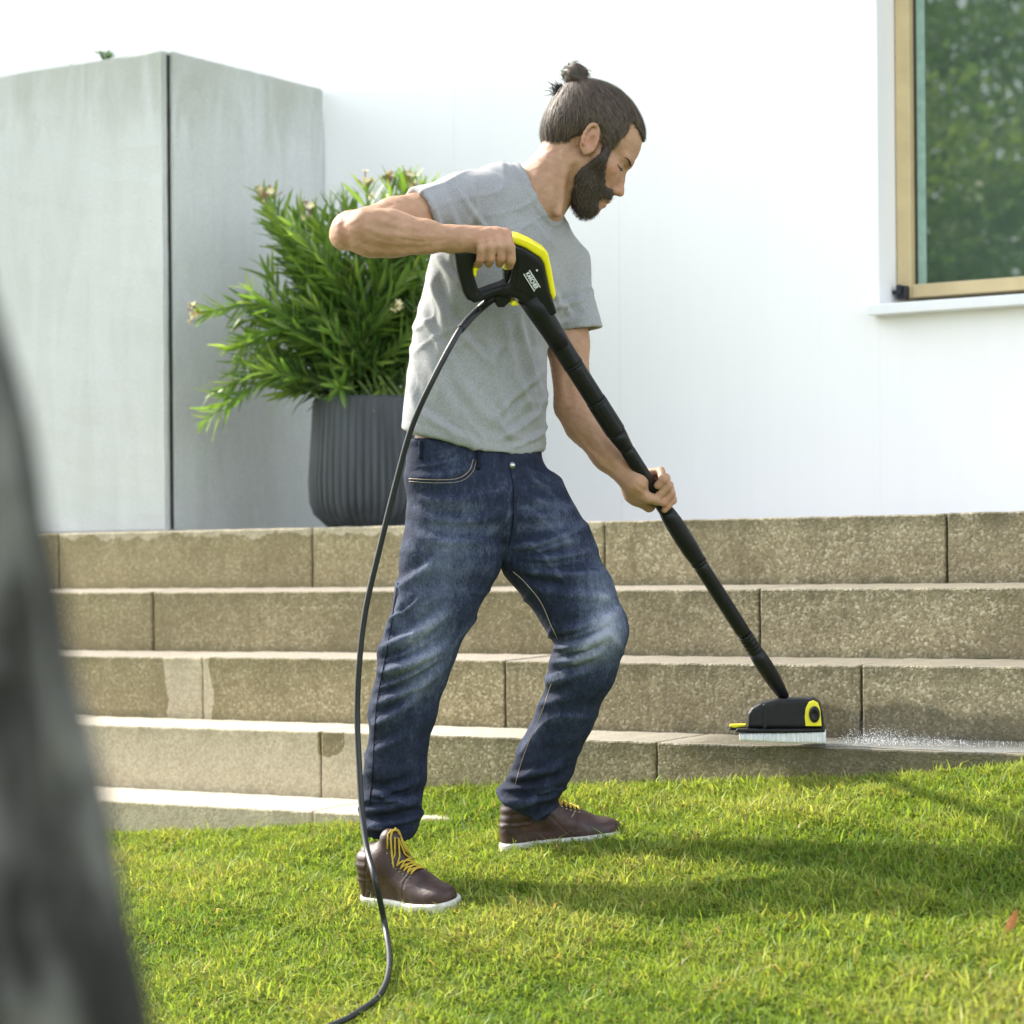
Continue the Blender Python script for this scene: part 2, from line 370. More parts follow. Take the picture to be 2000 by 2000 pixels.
# ------------------------------------------------------------------ implicit surfaces
class Grid:
    def __init__(s, lo, hi, h):
        s.o = np.array(lo, float); s.h = h; s.n = np.ceil((np.array(hi)-s.o)/h).astype(int)+1
        s.F = np.full(s.n, .12, np.float32)
    def sl(s, lo, hi, m):
        a = np.clip(np.floor((np.array(lo)-m-s.o)/s.h).astype(int), 0, s.n); b = np.clip(np.ceil((np.array(hi)+m-s.o)/s.h).astype(int)+1, 0, s.n)
        ax = [(s.o[i]+s.h*np.arange(a[i], b[i])).astype(np.float32) for i in range(3)]
        return (slice(a[0], b[0]), slice(a[1], b[1]), slice(a[2], b[2])), ax[0][:, None, None], ax[1][None, :, None], ax[2][None, None, :]
    def add(s, prim, k=.01, op='+', off=0.):
        fn, lo, hi = prim; S, X, Y, Z = s.sl(lo, hi, max(2.2*k, 3*s.h)+abs(off)+.012)
        if s.F[S].size == 0: return
        d = fn(X, Y, Z).astype(np.float32)-off; A = s.F[S]
        if op == '+':
            if k > 0: h = np.maximum(k-np.abs(A-d), 0)/k; s.F[S] = np.minimum(A, d)-h*h*k*.25
            else: s.F[S] = np.minimum(A, d)
        else:
            d = -d
            if k > 0: h = np.maximum(k-np.abs(A-d), 0)/k; s.F[S] = np.maximum(A, d)+h*h*k*.25
            else: s.F[S] = np.maximum(A, d)
    def cut(s, fn, k=.004):            # keep fn<0
        S, X, Y, Z = s.sl(s.o, s.o+s.h*s.n, 0)
        d = np.broadcast_to(fn(X, Y, Z), s.F.shape).astype(np.float32); A = s.F
        h = np.maximum(k-np.abs(A-d), 0)/k; s.F = np.maximum(A, d)+h*h*k*.25
    def mesh(s):
        F = s.F; ins = F < 0
        F[0] = F[-1] = .1; F[:, 0] = F[:, -1] = .1; F[:, :, 0] = F[:, :, -1] = .1; ins = F < 0
        c = np.zeros(np.array(F.shape)-1, np.int8)
        for i in (0, 1):
            for j in (0, 1):
                for k in (0, 1): c += ins[i:F.shape[0]-1+i, j:F.shape[1]-1+j, k:F.shape[2]-1+k]
        idx = np.argwhere((c > 0) & (c < 8)); N = len(idx); del c
        im = np.full(np.array(F.shape)-1, -1, np.int32); im[idx[:, 0], idx[:, 1], idx[:, 2]] = np.arange(N)
        crn = [(i, j, k) for i in (0, 1) for j in (0, 1) for k in (0, 1)]
        v = {q: F[idx[:, 0]+q[0], idx[:, 1]+q[1], idx[:, 2]+q[2]] for q in crn}
        acc = np.zeros((N, 3)); cnt = np.zeros(N)
        for q in crn:
            for a in range(3):
                if q[a] == 0:
                    r = list(q); r[a] = 1; r = tuple(r); m = (v[q] < 0) != (v[r] < 0)
                    t = np.where(m, v[q]/(v[q]-v[r]+1e-20*(v[q] == v[r])), 0)
                    P = np.tile(np.array(q, float), (N, 1)); P[:, a] += t; acc[m] += P[m]; cnt[m] += 1
        V = s.o+(idx+acc/cnt[:, None])*s.h
        Q = []
        for a in range(3):
            b, d = (a+1) % 3, (a+2) % 3
            sl0 = [slice(1, -1)]*3; sl1 = [slice(1, -1)]*3; sl0[a] = slice(0, -1); sl1[a] = slice(1, None)
            A = ins[tuple(sl0)]; B = ins[tuple(sl1)]
            e = np.argwhere(A != B); flip = A[e[:, 0], e[:, 1], e[:, 2]]
            e = e+np.array([0 if i == a else 1 for i in range(3)])
            def g(db, dd):
                q = e.copy(); q[:, b] -= db; q[:, d] -= dd; return im[q[:, 0], q[:, 1], q[:, 2]]
            f = np.stack([g(1, 1), g(0, 1), g(0, 0), g(1, 0)], 1)
            f[~flip] = f[~flip][:, ::-1]; Q.append(f)
        Q = np.vstack(Q); Q = Q[(Q >= 0).all(1)]
        return V, Q
def vnormals(V, Q):
    n = np.cross(V[Q[:, 2]]-V[Q[:, 0]], V[Q[:, 3]]-V[Q[:, 1]]); N = np.zeros_like(V)
    for i in range(4): np.add.at(N, Q[:, i], n)
    return N/(np.linalg.norm(N, axis=1)[:, None]+1e-12)
def relax(V, Q, it=2, w=.5):
    E = np.vstack([Q[:, [0, 1]], Q[:, [1, 2]], Q[:, [2, 3]], Q[:, [3, 0]]]); E = np.vstack([E, E[:, ::-1]])
    cnt = np.bincount(E[:, 0], minlength=len(V))[:, None]
    for _ in range(it):
        A = np.stack([np.bincount(E[:, 0], weights=V[E[:, 1], k], minlength=len(V)) for k in range(3)], 1)/cnt
        V = V*(1-w)+A*w
    return V
def cone(a, b, ra, rb):
    a = np.array(a, float); b = np.array(b, float); ab = b-a; L2 = max(ab.dot(ab), 1e-9); r = max(ra, rb)
    def fn(X, Y, Z):
        px, py, pz = X-a[0], Y-a[1], Z-a[2]; t = np.clip((px*ab[0]+py*ab[1]+pz*ab[2])/L2, 0, 1)
        return np.sqrt((px-ab[0]*t)**2+(py-ab[1]*t)**2+(pz-ab[2]*t)**2)-(ra+(rb-ra)*t)
    return fn, np.minimum(a, b)-r, np.maximum(a, b)+r
def ell(c, R, rad):
    c = np.array(c, float); R = np.array(R, float); rad = np.array(rad, float); m = rad.max()
    def fn(X, Y, Z):
        p = (X-c[0], Y-c[1], Z-c[2]); k0 = 0; k1 = 0
        for i in range(3):
            q = (R[i][0]*p[0]+R[i][1]*p[1]+R[i][2]*p[2])/rad[i]; k0 = k0+q*q; k1 = k1+(q/rad[i])**2
        k0 = np.sqrt(k0); return k0*(k0-1)/(np.sqrt(k1)+1e-9)
    return fn, c-m, c+m
def nrm(v): v = np.array(v, float); return v/np.linalg.norm(v)
def sections(rows):                     # rows: centre, lateral axis, half width, half depth
    R = [(np.array(c, float), nrm(l), a, b) for c, l, a, b in rows]
    P = np.array([r[0] for r in R]); m = max(max(r[2], r[3]) for r in R)
    def fn(X, Y, Z):
        out = None
        for (c0, l0, a0, b0), (c1, l1, a1, b1) in zip(R[:-1], R[1:]):
            ab = c1-c0; L = np.linalg.norm(ab); t0 = nrm(ab)
            px, py, pz = X-c0[0], Y-c0[1], Z-c0[2]; s = px*t0[0]+py*t0[1]+pz*t0[2]; t = np.clip(s/L, 0, 1)
            qx, qy, qz = px-ab[0]*t, py-ab[1]*t, pz-ab[2]*t
            l = l0[:, None, None, None]*(1-t)+l1[:, None, None, None]*t
            la = qx*l[0]+qy*l[1]+qz*l[2]
            rr = np.sqrt(np.maximum(qx*qx+qy*qy+qz*qz-la*la, 0))
            a = a0+(a1-a0)*t; b = b0+(b1-b0)*t
            k0 = np.sqrt((la/a)**2+(rr/b)**2); k1 = np.sqrt((la/a/a)**2+(rr/b/b)**2)+1e-6
            d = k0*(k0-1)/k1
            out = d if out is None else np.minimum(out, d)
        return out
    return fn, P.min(0)-m, P.max(0)+m
def poly2(px, py, pts):                 # signed distance to a polygon
    pts = np.array(pts, float); n = len(pts); d = None; s = None
    for i in range(n):
        a = pts[i]; b = pts[(i+1) % n]; e = b-a; wx = px-a[0]; wy = py-a[1]
        t = np.clip((wx*e[0]+wy*e[1])/(e.dot(e)+1e-12), 0, 1); q = (wx-e[0]*t)**2+(wy-e[1]*t)**2
        d = q if d is None else np.minimum(d, q)
        c1 = py >= a[1]; c2 = py < b[1]; c3 = e[0]*wy > e[1]*wx
        fl = (c1 & c2 & c3) | (~c1 & ~c2 & ~c3); s = fl if s is None else s ^ fl
    return np.sqrt(d)*np.where(s, -1, 1)
def prism(pts, O, ax, ay, az, half, rnd=.0):     # polygon pts in the plane (ax, ay) at O, thickness along az
    pts = np.array(pts, float); O = np.array(O, float)
    W = np.array([O+p[0]*ax+p[1]*ay+sg*half*az for p in pts for sg in (-1, 1)])
    def fn(X, Y, Z):
        p = (X-O[0], Y-O[1], Z-O[2])
        x = p[0]*ax[0]+p[1]*ax[1]+p[2]*ax[2]; y = p[0]*ay[0]+p[1]*ay[1]+p[2]*ay[2]; z = p[0]*az[0]+p[1]*az[1]+p[2]*az[2]
        d2 = poly2(x, y, pts)+rnd; dz = np.abs(z)-half+rnd
        return np.minimum(np.maximum(d2, dz), 0)+np.sqrt(np.maximum(d2, 0)**2+np.maximum(dz, 0)**2)-rnd
    return fn, W.min(0), W.max(0)
def bvh_of(V, Q): return BVHTree.FromPolygons([tuple(v) for v in V], [tuple(int(i) for i in q) for q in Q])

# ================================================================== SETTING
# ---- lawn
xs = np.unique(np.concatenate([np.linspace(-150, -9, 24), np.linspace(-9, 3, 160), np.linspace(3, 150, 24)]))
ys = np.unique(np.concatenate([np.linspace(-150, -1, 26), np.linspace(-1, 5.6, 110)]))
GX, GY = np.meshgrid(xs, ys, indexing='ij'); GZ = ground_z(GX, GY)-.012
V = np.stack([GX, GY, GZ], -1).reshape(-1, 3); ny = len(ys)
I = np.arange(len(xs)-1)[:, None]*ny+np.arange(ny-1)[None]; I = I.ravel()
tag(mk('lawn', V, np.stack([I, I+ny, I+ny+1, I+1], 1), M['lawn'], smooth=True), kind='structure')
V = np.array([(-150, 5.55, -1.6), (150, 5.55, -1.6), (150, 160, -1.6), (-150, 160, -1.6)])
tag(mk('ground', V, [(0, 1, 2, 3)], M['lawn']), kind='structure')

# ---- steps
FACE = [6.13, 5.866, 5.603, 5.345, 5.088]
HF = [.1603, -.0279, -.2102, -.390, -.569]; HB = [.1603, -.0176, -.2023, -.3843, -.560]
JN = [[110, 589, 1140, 1785], [288, 792, 1433], [382, 953, 1625], [604, 1238], [-140, 420, 990]]
JV = [1040, 1180, 1300, 1420, 1560]
steps = empty('garden_steps', (-3.5, 5.6, -.75), label='broad flight of five aggregate stone steps below the white house wall', cat='steps')
for k in range(5):
    D = FACE[k]; J = sorted(float(onD(u, JV[k], D)[0]) for u in JN[k]); L = np.mean(np.diff(J)) if len(J) > 2 else J[1]-J[0]
    if k == 4: L = 1.03; J = [-4.95, -3.92, -2.89]
    while J[0] > -8.5: J.insert(0, J[0]-L)
    while J[-1] < 2.0: J.append(J[-1]+L)
    depth = .95 if k == 0 else (FACE[k-1]-D)+.06
    for a, b in zip(J[:-1], J[1:]):
        zt = HF[k]; zb = HF[k]-.30 if k < 4 else HF[k]-.4
        if k < 4: zb = HB[k+1]-.02
        g = .0035; jy = random.uniform(-.003, .003); jz = random.uniform(-.0015, .0015)
        bm = bmesh.new(); bmesh.ops.create_cube(bm, size=1)
        for v in bm.verts:
            x = a+g if v.co.x < 0 else b-g; y = D+jy if v.co.y < 0 else D+depth
            z = zb if v.co.z < 0 else zt+jz+((HB[k]-HF[k])*depth/max(.01, depth-.06) if (v.co.y > 0 and k) else 0)
            v.co = (x, y, z)
        bmesh.ops.bevel(bm, geom=list(bm.edges), offset=.005, segments=2, affect='EDGES', profile=.5)
        nx = 24; 
        for i in range(1, nx): bmesh.ops.bisect_plane(bm, geom=list(bm.verts)+list(bm.edges)+list(bm.faces), plane_co=(a+(b-a)*i/nx, 0, 0), plane_no=(1, 0, 0))
        for zz in np.linspace(zb+.018, zt-.012, 6): bmesh.ops.bisect_plane(bm, geom=list(bm.verts)+list(bm.edges)+list(bm.faces), plane_co=(0, 0, zz), plane_no=(0, 0, 1))
        bm.verts.ensure_lookup_table(); V = np.array([v.co[:] for v in bm.verts]); F = [[v.index for v in f.verts] for f in bm.faces]; bm.free()
        # slightly uneven arrises
        V[:, 1] += .0012*np.sin(V[:, 0]*37+k)+.0008*np.sin(V[:, 0]*91+V[:, 2]*60); V[:, 2] += .0009*np.sin(V[:, 0]*53+k*2)*(V[:, 2] > zb+.05)
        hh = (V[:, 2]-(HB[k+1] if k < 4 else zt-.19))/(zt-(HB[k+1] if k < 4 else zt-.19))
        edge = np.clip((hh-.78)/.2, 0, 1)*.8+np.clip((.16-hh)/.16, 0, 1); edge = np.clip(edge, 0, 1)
        mt = 'st_dirty'
        if k == 0: mt = 'st_top' if b < -3.2 else 'st_dirty'
        if k == 2 and a < CX1 and b > CX0-.5: mt = 'st_mix3'
        if k == 3: mt = 'st_mix4'
        if k == 4: mt = 'st_clean'
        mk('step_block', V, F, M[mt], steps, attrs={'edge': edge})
mb = MB()
for k in range(5):
    mb.box((-8.6, FACE[k]+.02, -1.5), (2.2, 7.05, HB[k]-.012-.0*k) if k == 4 else (2.2, 7.05, HF[k]-.03-.002*k))
mb.build('core', M['joint'], steps)

# ---- house
DW = 7.08
wx0 = float(onD(1657, 300, DW)[0]); wx1 = wx0+1.7; sz_top = float(onD(1660, 572, DW)[2])
house = empty('house', (-3, DW, .15), label='white rendered house wall with narrow vertical joints behind the steps', cat='house')
seams = [-12.0]+[float(onD(u, 100, DW)[0]) for u in (318, 855, 1020, 1165)]
pre = [-11.2, -10.4, -9.6, -8.8, -8.0, -7.2]
X = sorted(set([-12.0]+pre+[s for s in seams if s > -12]+[wx0-.001, wx1, wx1+.9, wx1+1.8, 2.2]))
seam_gap = .0004
wz0, wz1 = sz_top-.02, sz_top+1.9
for a, b in zip(X[:-1], X[1:]):
    gl = seam_gap
    if abs(a-(wx0-.001)) < 1e-6:          # bay with the window opening
        mk_ = MB().box((a, DW, .10), (b, DW+.30, wz0)); mk_.build('wall_panel', M['white'], house)
        MB().box((a, DW, wz1), (b, DW+.30, 5.5)).build('wall_panel', M['white'], house)
    else:
        MB().box((a+gl, DW, .10), (b-gl, DW+.30, 5.5)).build('wall_panel', M['white'], house)
MB().box((-12, DW+.303, .1), (2.2, DW+.33, 5.5)).build('wall_backing', M['dark'], house)
win = MB().box((wx0, DW+.26, wz0), (wx1, DW+.28, wz1)).build('window', M['dark'], house)
fr = .085; yf = DW+.12
f0 = float(onD(1690, 300, yf)[0]); f1 = float(onD(1717, 300, yf)[0]); z0 = float(onD(1717, 562, yf)[2]); z1 = float(onD(1717, 537, yf-.0)[2])
mb = MB(); mb.box((f0, yf, z0), (f1, yf+.07, wz1-.05), bevel=.004); mb.box((wx1-.09, yf, z0), (wx1-.01, yf+.07, wz1-.05), bevel=.004)
mb.box((f1+.001, yf+.001, z0), (wx1-.091, yf+.07, z1), bevel=.004); mb.box((f1+.001, yf+.001, wz1-.13), (wx1-.091, yf+.07, wz1-.05), bevel=.004)
mb.build('window_frame', M['wood'], win)
d0 = f1+.0; d1 = float(onD(1729, 300, yf+.03)[0]); m1 = float(onD(1743, 300, yf+.03)[0])
MB().box((d0-.01, yf+.03, z1-.005), (d1, yf+.06, wz1-.13)).build('window_seal', M['dark'], win)
MB().box((d1, yf+.036, z1-.005), (m1, yf+.06, wz1-.13)).build('glazing_bead', M['mint'], win)
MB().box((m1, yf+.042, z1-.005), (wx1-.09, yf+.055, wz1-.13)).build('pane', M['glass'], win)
mb = MB(); mb.box((float(onD(1637, 580, DW-.05)[0]), DW-.055, float(onD(1637, 595, DW-.05)[2])), (wx1+.06, DW+.12, float(onD(1637, 575, DW-.05)[2])), bevel=.003)
mb.build('window_sill', M['sill'], win)
bx = float(onD(1700, 550, yf-.03)[0]); bz = float(onD(1700, 550, yf-.03)[2])
mb = MB(); mb.box((bx-.018, yf-.03, bz-.022), (bx+.016, yf-.001, bz+.018), bevel=.004)
mb.tube([(bx-.02, yf-.02, bz+.0), (bx-.045, yf-.025, bz+.002)], .006); mb.box((bx-.012, yf-.04, bz-.01), (bx+.004, yf-.03, bz+.02), bevel=.002)
mb.build('bracket', M['blackmetal'], win)

# ---- tall concrete planter
planter = empty('concrete_planter', (-5.5, 6.6, .16), label='tall raw concrete planter box with a dark open corner joint', cat='planter')
cx, cy, ct = -5.378, 6.25, 1.684
def slab(lo, hi):
    bm = bmesh.new(); bmesh.ops.create_cube(bm, size=1); lo = np.array(lo); hi = np.array(hi)
    for v in bm.verts: v.co = Vector((lo+hi)/2)+Vector([a*b for a, b in zip(v.co, hi-lo)])
    bmesh.ops.bevel(bm, geom=list(bm.edges), offset=.006, segments=2, affect='EDGES')
    bmesh.ops.subdivide_edges(bm, edges=[e for e in bm.edges if e.calc_length() > .2], cuts=30, use_grid_fill=True)
    bm.verts.ensure_lookup_table(); V = np.array([v.co[:] for v in bm.verts]); F = [[v.index for v in f.verts] for f in bm.faces]; bm.free()
    V += rng.normal(0, .0006, V.shape); return V, F
g = .006
V, F = slab((-9.0, cy, .162), (cx-.009, cy+.09, ct)); mk('front_slab', V, F, M['conc'], planter)
V, F = slab((cx-.010, cy+.030, .162), (cx, DW-.004, ct+.002)); mk('side_slab', V, F, M['conc'], planter)
MB().box((cx-.0105, cy+.018, .17), (cx-.003, cy+.0285, ct-.012)).build('joint_filler', M['joint'], planter)
MB().box((-8.98, cy+.10, 1.45), (cx-.092, DW-.01, 1.62)).build('soil', M['soil'], planter)

def leaf_mesh(L=1., W=.13, curl=.12):
    ts = [0, .18, .42, .7, .9, 1.]; ws = [.12, .7, 1., .75, .35, 0.]
    V = []; F = []
    for t, w in zip(ts, ws):
        z = curl*t*t*L*-1
        V += [(t*L, -w*W*L/2, z+.03*w*L*.5), (t*L, 0, z), (t*L, w*W*L/2, z+.03*w*L*.5)]
    for i in range(len(ts)-1):
        for j in (0, 1): F.append((i*3+j, i*3+j+1, i*3+4+j, i*3+3+j))
    return np.array(V), F
def frame(d, up):
    x = nrm(d); y = np.cross(up, x); y = nrm(y) if np.linalg.norm(y) > 1e-6 else np.array([0, 1., 0]); z = np.cross(x, y)
    return np.stack([x, y, z], 1)
# ---- sprigs on the planter
for (u, v, big, lab) in ((200, 96, 1., 'tiny green weed sprig standing on the top edge of the concrete planter'), (140, 108, .45, 'smallest flat weed tuft at the planter rim, left of the taller sprig')):
    b = onD(u, v+4, cy+.06); b[2] = ct-.01
    rt = empty('weed_sprig', b, label=lab, cat='weed', group='weeds on the planter rim')
    mb = MB(); LM = leaf_mesh(.030, .5)
    for i in range(int(8*big)+3):
        a = i*2.4; h = .045*big*(.35+.65*random.random()); d = np.array([math.cos(a)*.5, math.sin(a)*.5, 1.]); tip = b+d*h
        mb.tube([b, b+d*h*.5, tip], .0012, 5)
        for q in range(3):
            dd = np.array([math.cos(a+q*2.1), math.sin(a+q*2.1), .5]); R = frame(dd, [0, 0, 1]); mb.add([tip+R@(x*.8) for x in LM[0]], LM[1])
    mb.build('sprig_leaves', M['leaf'], rt)

# ---- ribbed pot
pz0 = .162; D_pot = 6.50
pc = onD(697, 870, D_pot); pc[2] = pz0
z_top = float(onD(697, 750, D_pot-.05)[2]); PH = z_top-pz0
rL = onD(583, 800, D_pot); PR = abs(float((pc-rL)[:2].dot(nrm([C_, S_]))))
PR = abs(w2c(pc)[0]-w2c(onZ(583, 800, w2c(pc)[2]))[0])
pot = empty('plant_pot', pc, label='dark grey ribbed round pot standing on the top step behind the man', cat='plant pot')
prof = [(.55, .0), (.72, .002), (.78, .02), (.93, .11), (.985, .2), (1., .36), (1., .97), (.975, 1.), (.94, 1.), (.93, .93), (.90, .9)]
V = []; F = []; NS = 288
for (r, h) in prof:
    for j in range(NS):
        t = 2*math.pi*j/NS; rib = .016*(abs(math.sin(24*t))**.7)*(1 if .03 < h < .95 and r > .7 else .0)
        V.append((pc[0]+(r*PR-.012+rib*(.7 if r < .95 else 1))*math.cos(t), pc[1]+(r*PR-.012+rib)*math.sin(t), pz0+h*PH))
for i in range(len(prof)-1):
    for j in range(NS): F.append((i*NS+j, i*NS+(j+1) % NS, (i+1)*NS+(j+1) % NS, (i+1)*NS+j))
mk('pot_wall', V, F, M['pot'], pot, smooth=True)
V = [(pc[0]+.93*PR*math.cos(2*math.pi*j/40), pc[1]+.93*PR*math.sin(2*math.pi*j/40), z_top-.03) for j in range(40)]
mk('potting_soil', V, [tuple(range(40))], M['soil'], pot)

# ---- oleander
ol = empty('oleander_shrub', (pc[0], pc[1], z_top-.03), label='bushy narrow-leaved green oleander growing out of the dark ribbed pot', cat='shrub')
Zp = float(w2c(pc)[2]); base = w2c(np.array([pc[0], pc[1], z_top-.03]))
targets = [(515, 372), (378, 588), (388, 790), (430, 655), (500, 375), (560, 395), (590, 400), (625, 385), (650, 372), (690, 352), (735, 350), (770, 345), (800, 350),
           (520, 440), (505, 505), (560, 450), (600, 430), (660, 420), (720, 400), (760, 400), (835, 380), (480, 585), (455, 610), (440, 700), (480, 640), (540, 560), (600, 520), (640, 560),
           (668, 520), (700, 480), (745, 470), (780, 520), (560, 640), (620, 620), (680, 610), (740, 590), (790, 600), (500, 700), (530, 740), (580, 720), (650, 690), (710, 680), (760, 680), (820, 460), (850, 560), (840, 660),
           (400, 740), (560, 500), (620, 460), (700, 430), (530, 610), (470, 545), (588, 570), (730, 530), (870, 500), (600, 590), (665, 640), (770, 640), (640, 730), (720, 735), (690, 560), (750, 430), (575, 540), (535, 480)]
n0 = len(targets)
for i in range(26):
    u, v = targets[random.randrange(n0)]
    u += random.uniform(-45, 45); v += random.uniform(-20, 60)
    if u > 440: targets.append((u, v))
leaves = []; stems = MB(); tips = []
for i, (u, v) in enumerate(targets):
    off = random.uniform(-.20, .20)
    if i in (1, 2, 3, 46): off = -.10
    tgt = cz(u, v, Zp+off); 
    # stay clear of the planter wall and the house wall
    w = c2w(tgt); w[1] = min(w[1], DW-.08); 
    tgt = w2c(w)
    b = base+np.array([random.uniform(-.13, .13), 0, random.uniform(-.12, .12)])
    droop = .25 if u < 470 else .06
    mid = (b+tgt)/2+np.array([0, (.08+droop*.3) if u < 470 else .03, 0])+rng.normal(0, .015, 3)
    P = spline([b, mid, tgt], 9); P = c2w(P)
    stems.tube(P, np.linspace(.0055, .0022, len(P)), 6, False)
    Ls = np.r_[0, np.cumsum(np.linalg.norm(np.diff(P, axis=0), axis=1))]; L = Ls[-1]
    s = L*.22; ph = random.random()*6
    while s < L:
        p = np.array([np.interp(s, Ls, P[:, q]) for q in range(3)]); p2 = np.array([np.interp(min(s+.01, L), Ls, P[:, q]) for q in range(3)]); t = nrm(p2-p) if np.linalg.norm(p2-p) > 1e-6 else t
        Rm = frame(t, np.array([.1, .2, 1.])); near = s/L
        for q in range(3):
            a = ph+q*2.094; side = Rm[:, 1]*math.cos(a)+Rm[:, 2]*math.sin(a)
            ang = random.uniform(.45, 1.0)*(1.2-.5*near); d = t*math.cos(ang)+side*math.sin(ang); d[2] += .12*(near-.5)
            ln = random.uniform(.070, .125)*(1. if near < .92 else .7)
            leaves.append((p, nrm(d), ln, side, w2c(p)[2], near, t))
        ph += 1.05; s += random.uniform(.016, .026)
    tips.append((P[-1], nrm(P[-1]-P[-3])))
stems.build('stems', M['stem'], ol, smooth=True)
leaves = [l for l in leaves if l[0][1]+l[1][1]*l[2] < DW-.01 and l[0][0]+l[1][0]*l[2] > cx+.01]
leaves.sort(key=lambda l: l[4])
LV, LF = leaf_mesh(1., .135, .14)
protos = []
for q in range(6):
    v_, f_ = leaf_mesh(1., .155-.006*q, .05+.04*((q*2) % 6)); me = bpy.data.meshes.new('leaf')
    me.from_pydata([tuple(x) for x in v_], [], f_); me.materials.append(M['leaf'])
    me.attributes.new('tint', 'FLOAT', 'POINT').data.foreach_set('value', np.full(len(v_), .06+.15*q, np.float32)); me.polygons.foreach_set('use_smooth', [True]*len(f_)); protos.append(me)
rl = np.array(ol.location); rest_v = []; rest_f = []; rest_t = []
for i, (p, d, ln, side, zc, near, t) in enumerate(leaves):
    R = frame(d, t+.3*rng.normal(0, 1, 3))
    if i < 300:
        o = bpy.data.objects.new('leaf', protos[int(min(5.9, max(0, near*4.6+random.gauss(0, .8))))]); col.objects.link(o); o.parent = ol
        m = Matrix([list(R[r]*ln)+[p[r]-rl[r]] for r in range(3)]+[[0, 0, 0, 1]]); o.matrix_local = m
    else:
        b = len(rest_v); cv = random.uniform(.4, 1.8); rest_v += [p+R@(np.array([x[0], x[1], x[2]*cv])*ln) for x in LV]; rest_f += [tuple(k+b for k in f) for f in LF]
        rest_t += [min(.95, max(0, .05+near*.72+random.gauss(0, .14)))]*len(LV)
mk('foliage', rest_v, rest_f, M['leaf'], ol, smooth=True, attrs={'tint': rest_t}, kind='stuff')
fl = [(tips[i][0], tips[i][1]) for i in (0, 1, 4, 9, 10, 11, 16, 17, 28, 35, 36, 6)]
for i, (p, t) in enumerate(fl):
    mb = MB(); mb2 = MB()
    for q in range(9):
        d = nrm(t+rng.normal(0, .55, 3)); e = p+d*random.uniform(.02, .045); mb2.tube([p, (p+e)/2+rng.normal(0, .002, 3), e], [.0012, .0015, .003], 5)
        if q % 2 == 0:
            for w_ in range(5):
                a = w_*1.257; R = frame(d, [0.1, .2, 1]); dd = nrm(d*.6+R[:, 1]*math.cos(a)+R[:, 2]*math.sin(a)); RR = frame(dd, d)
                mb.add([e+RR@(x*.016) for x in leaf_mesh(1., .6, .2)[0]], LF)
    mb2.build('flower_buds', M['bud'], ol); mb.build('flower', M['flower'], ol)

# ---- tree trunk in the left foreground
trk = []
for (xe, y, r) in ((520, 3600, .20), (400, 2700, .185), (300, 2100, .17), (245, 1800, .163), (165, 1420, .157), (95, 1000, .152), (10, 600, .148), (-95, 250, .144), (-230, -150, .14), (-420, -700, .13), (-560, -1400, .12), (-600, -2300, .10)):
    Z = 1.34; r *= 1.34/1.72; px = FPX/Z; trk.append((c2w(cz((xe-14-r*px)/K, y/K, Z)), r))
b0 = trk[0][0].copy(); b0[2] = float(ground_z(b0[0], b0[1]))-.05
P = spline([b0]+[t[0] for t in trk], 6); R0 = np.interp(np.linspace(0, 1, len(P)), np.linspace(0, 1, len(trk)+1), [.21]+[t[1] for t in trk])
tree = empty('foreground_tree', b0, label='thick grey-brown leaning trunk close to the camera at the left edge, out of focus', cat='tree')
V = []; F = []; SG = 72
T = np.gradient(P, axis=0); T /= np.linalg.norm(T, axis=1)[:, None]
PP = []; RR = []
for i in range(len(P)-1):
    for t in np.linspace(0, 1, 6, endpoint=False): PP.append(P[i]*(1-t)+P[i+1]*t); RR.append(R0[i]*(1-t)+R0[i+1]*t)
for i, (p, r) in enumerate(zip(PP, RR)):
    for j in range(SG):
        a = 2*math.pi*j/SG; rr = r*(1+.035*math.sin(5*a+p[2]*4)+.03*math.sin(11*a-p[2]*9)+.02*math.sin(23*a+p[2]*30)*math.sin(p[2]*17))
        V.append((p[0]+rr*math.cos(a), p[1]+rr*math.sin(a), p[2]))
for i in range(len(PP)-1):
    for j in range(SG): F.append((i*SG+j, i*SG+(j+1) % SG, (i+1)*SG+(j+1) % SG, (i+1)*SG+j))
mk('trunk', V, F, M['bark'], tree, smooth=True)

# ---- trees across the garden (seen in the window glass)
def crown(c, rad, n, sz=.16):
    V = []; F = []; Tt = []; cl = [c+rng.normal(0, 1, 3)*np.array(rad)*.45 for _ in range(17)]
    k = rng.integers(0, 17, n); C = np.array(cl)[k]+rng.normal(0, 1, (n, 3))*np.array(rad)*.17
    A = rng.normal(0, 1, (n, 3)); A /= np.linalg.norm(A, axis=1)[:, None]; B = rng.normal(0, 1, (n, 3)); B -= A*(A*B).sum(1)[:, None]; B /= np.linalg.norm(B, axis=1)[:, None]
    s = sz*rng.uniform(.6, 1.3, (n, 1))
    V = np.stack([C-A*s, C-B*s*.5, C+A*s, C+B*s*.5], 1).reshape(-1, 3); F = np.arange(4*n).reshape(n, 4)
    t = np.repeat((rng.random(n)*.5+k/34.), 4); return V, F, t
tl = [(-7.2, -4.0, 1.9, 'round-crowned green tree across the lawn, nearest of those mirrored in the window'),
      (-9.6, -2.6, 2.2, 'broad green tree across the lawn, on the left of those mirrored in the window'),
      (-5.6, -7.0, 2.4, 'tall green tree across the lawn, on the right of those mirrored in the window'),
      (-11.5, -8.0, 4.0, 'large far green tree standing behind the other garden trees'),
      (-7.8, -11.5, 4.2, 'tallest far green tree closing the view across the garden')]
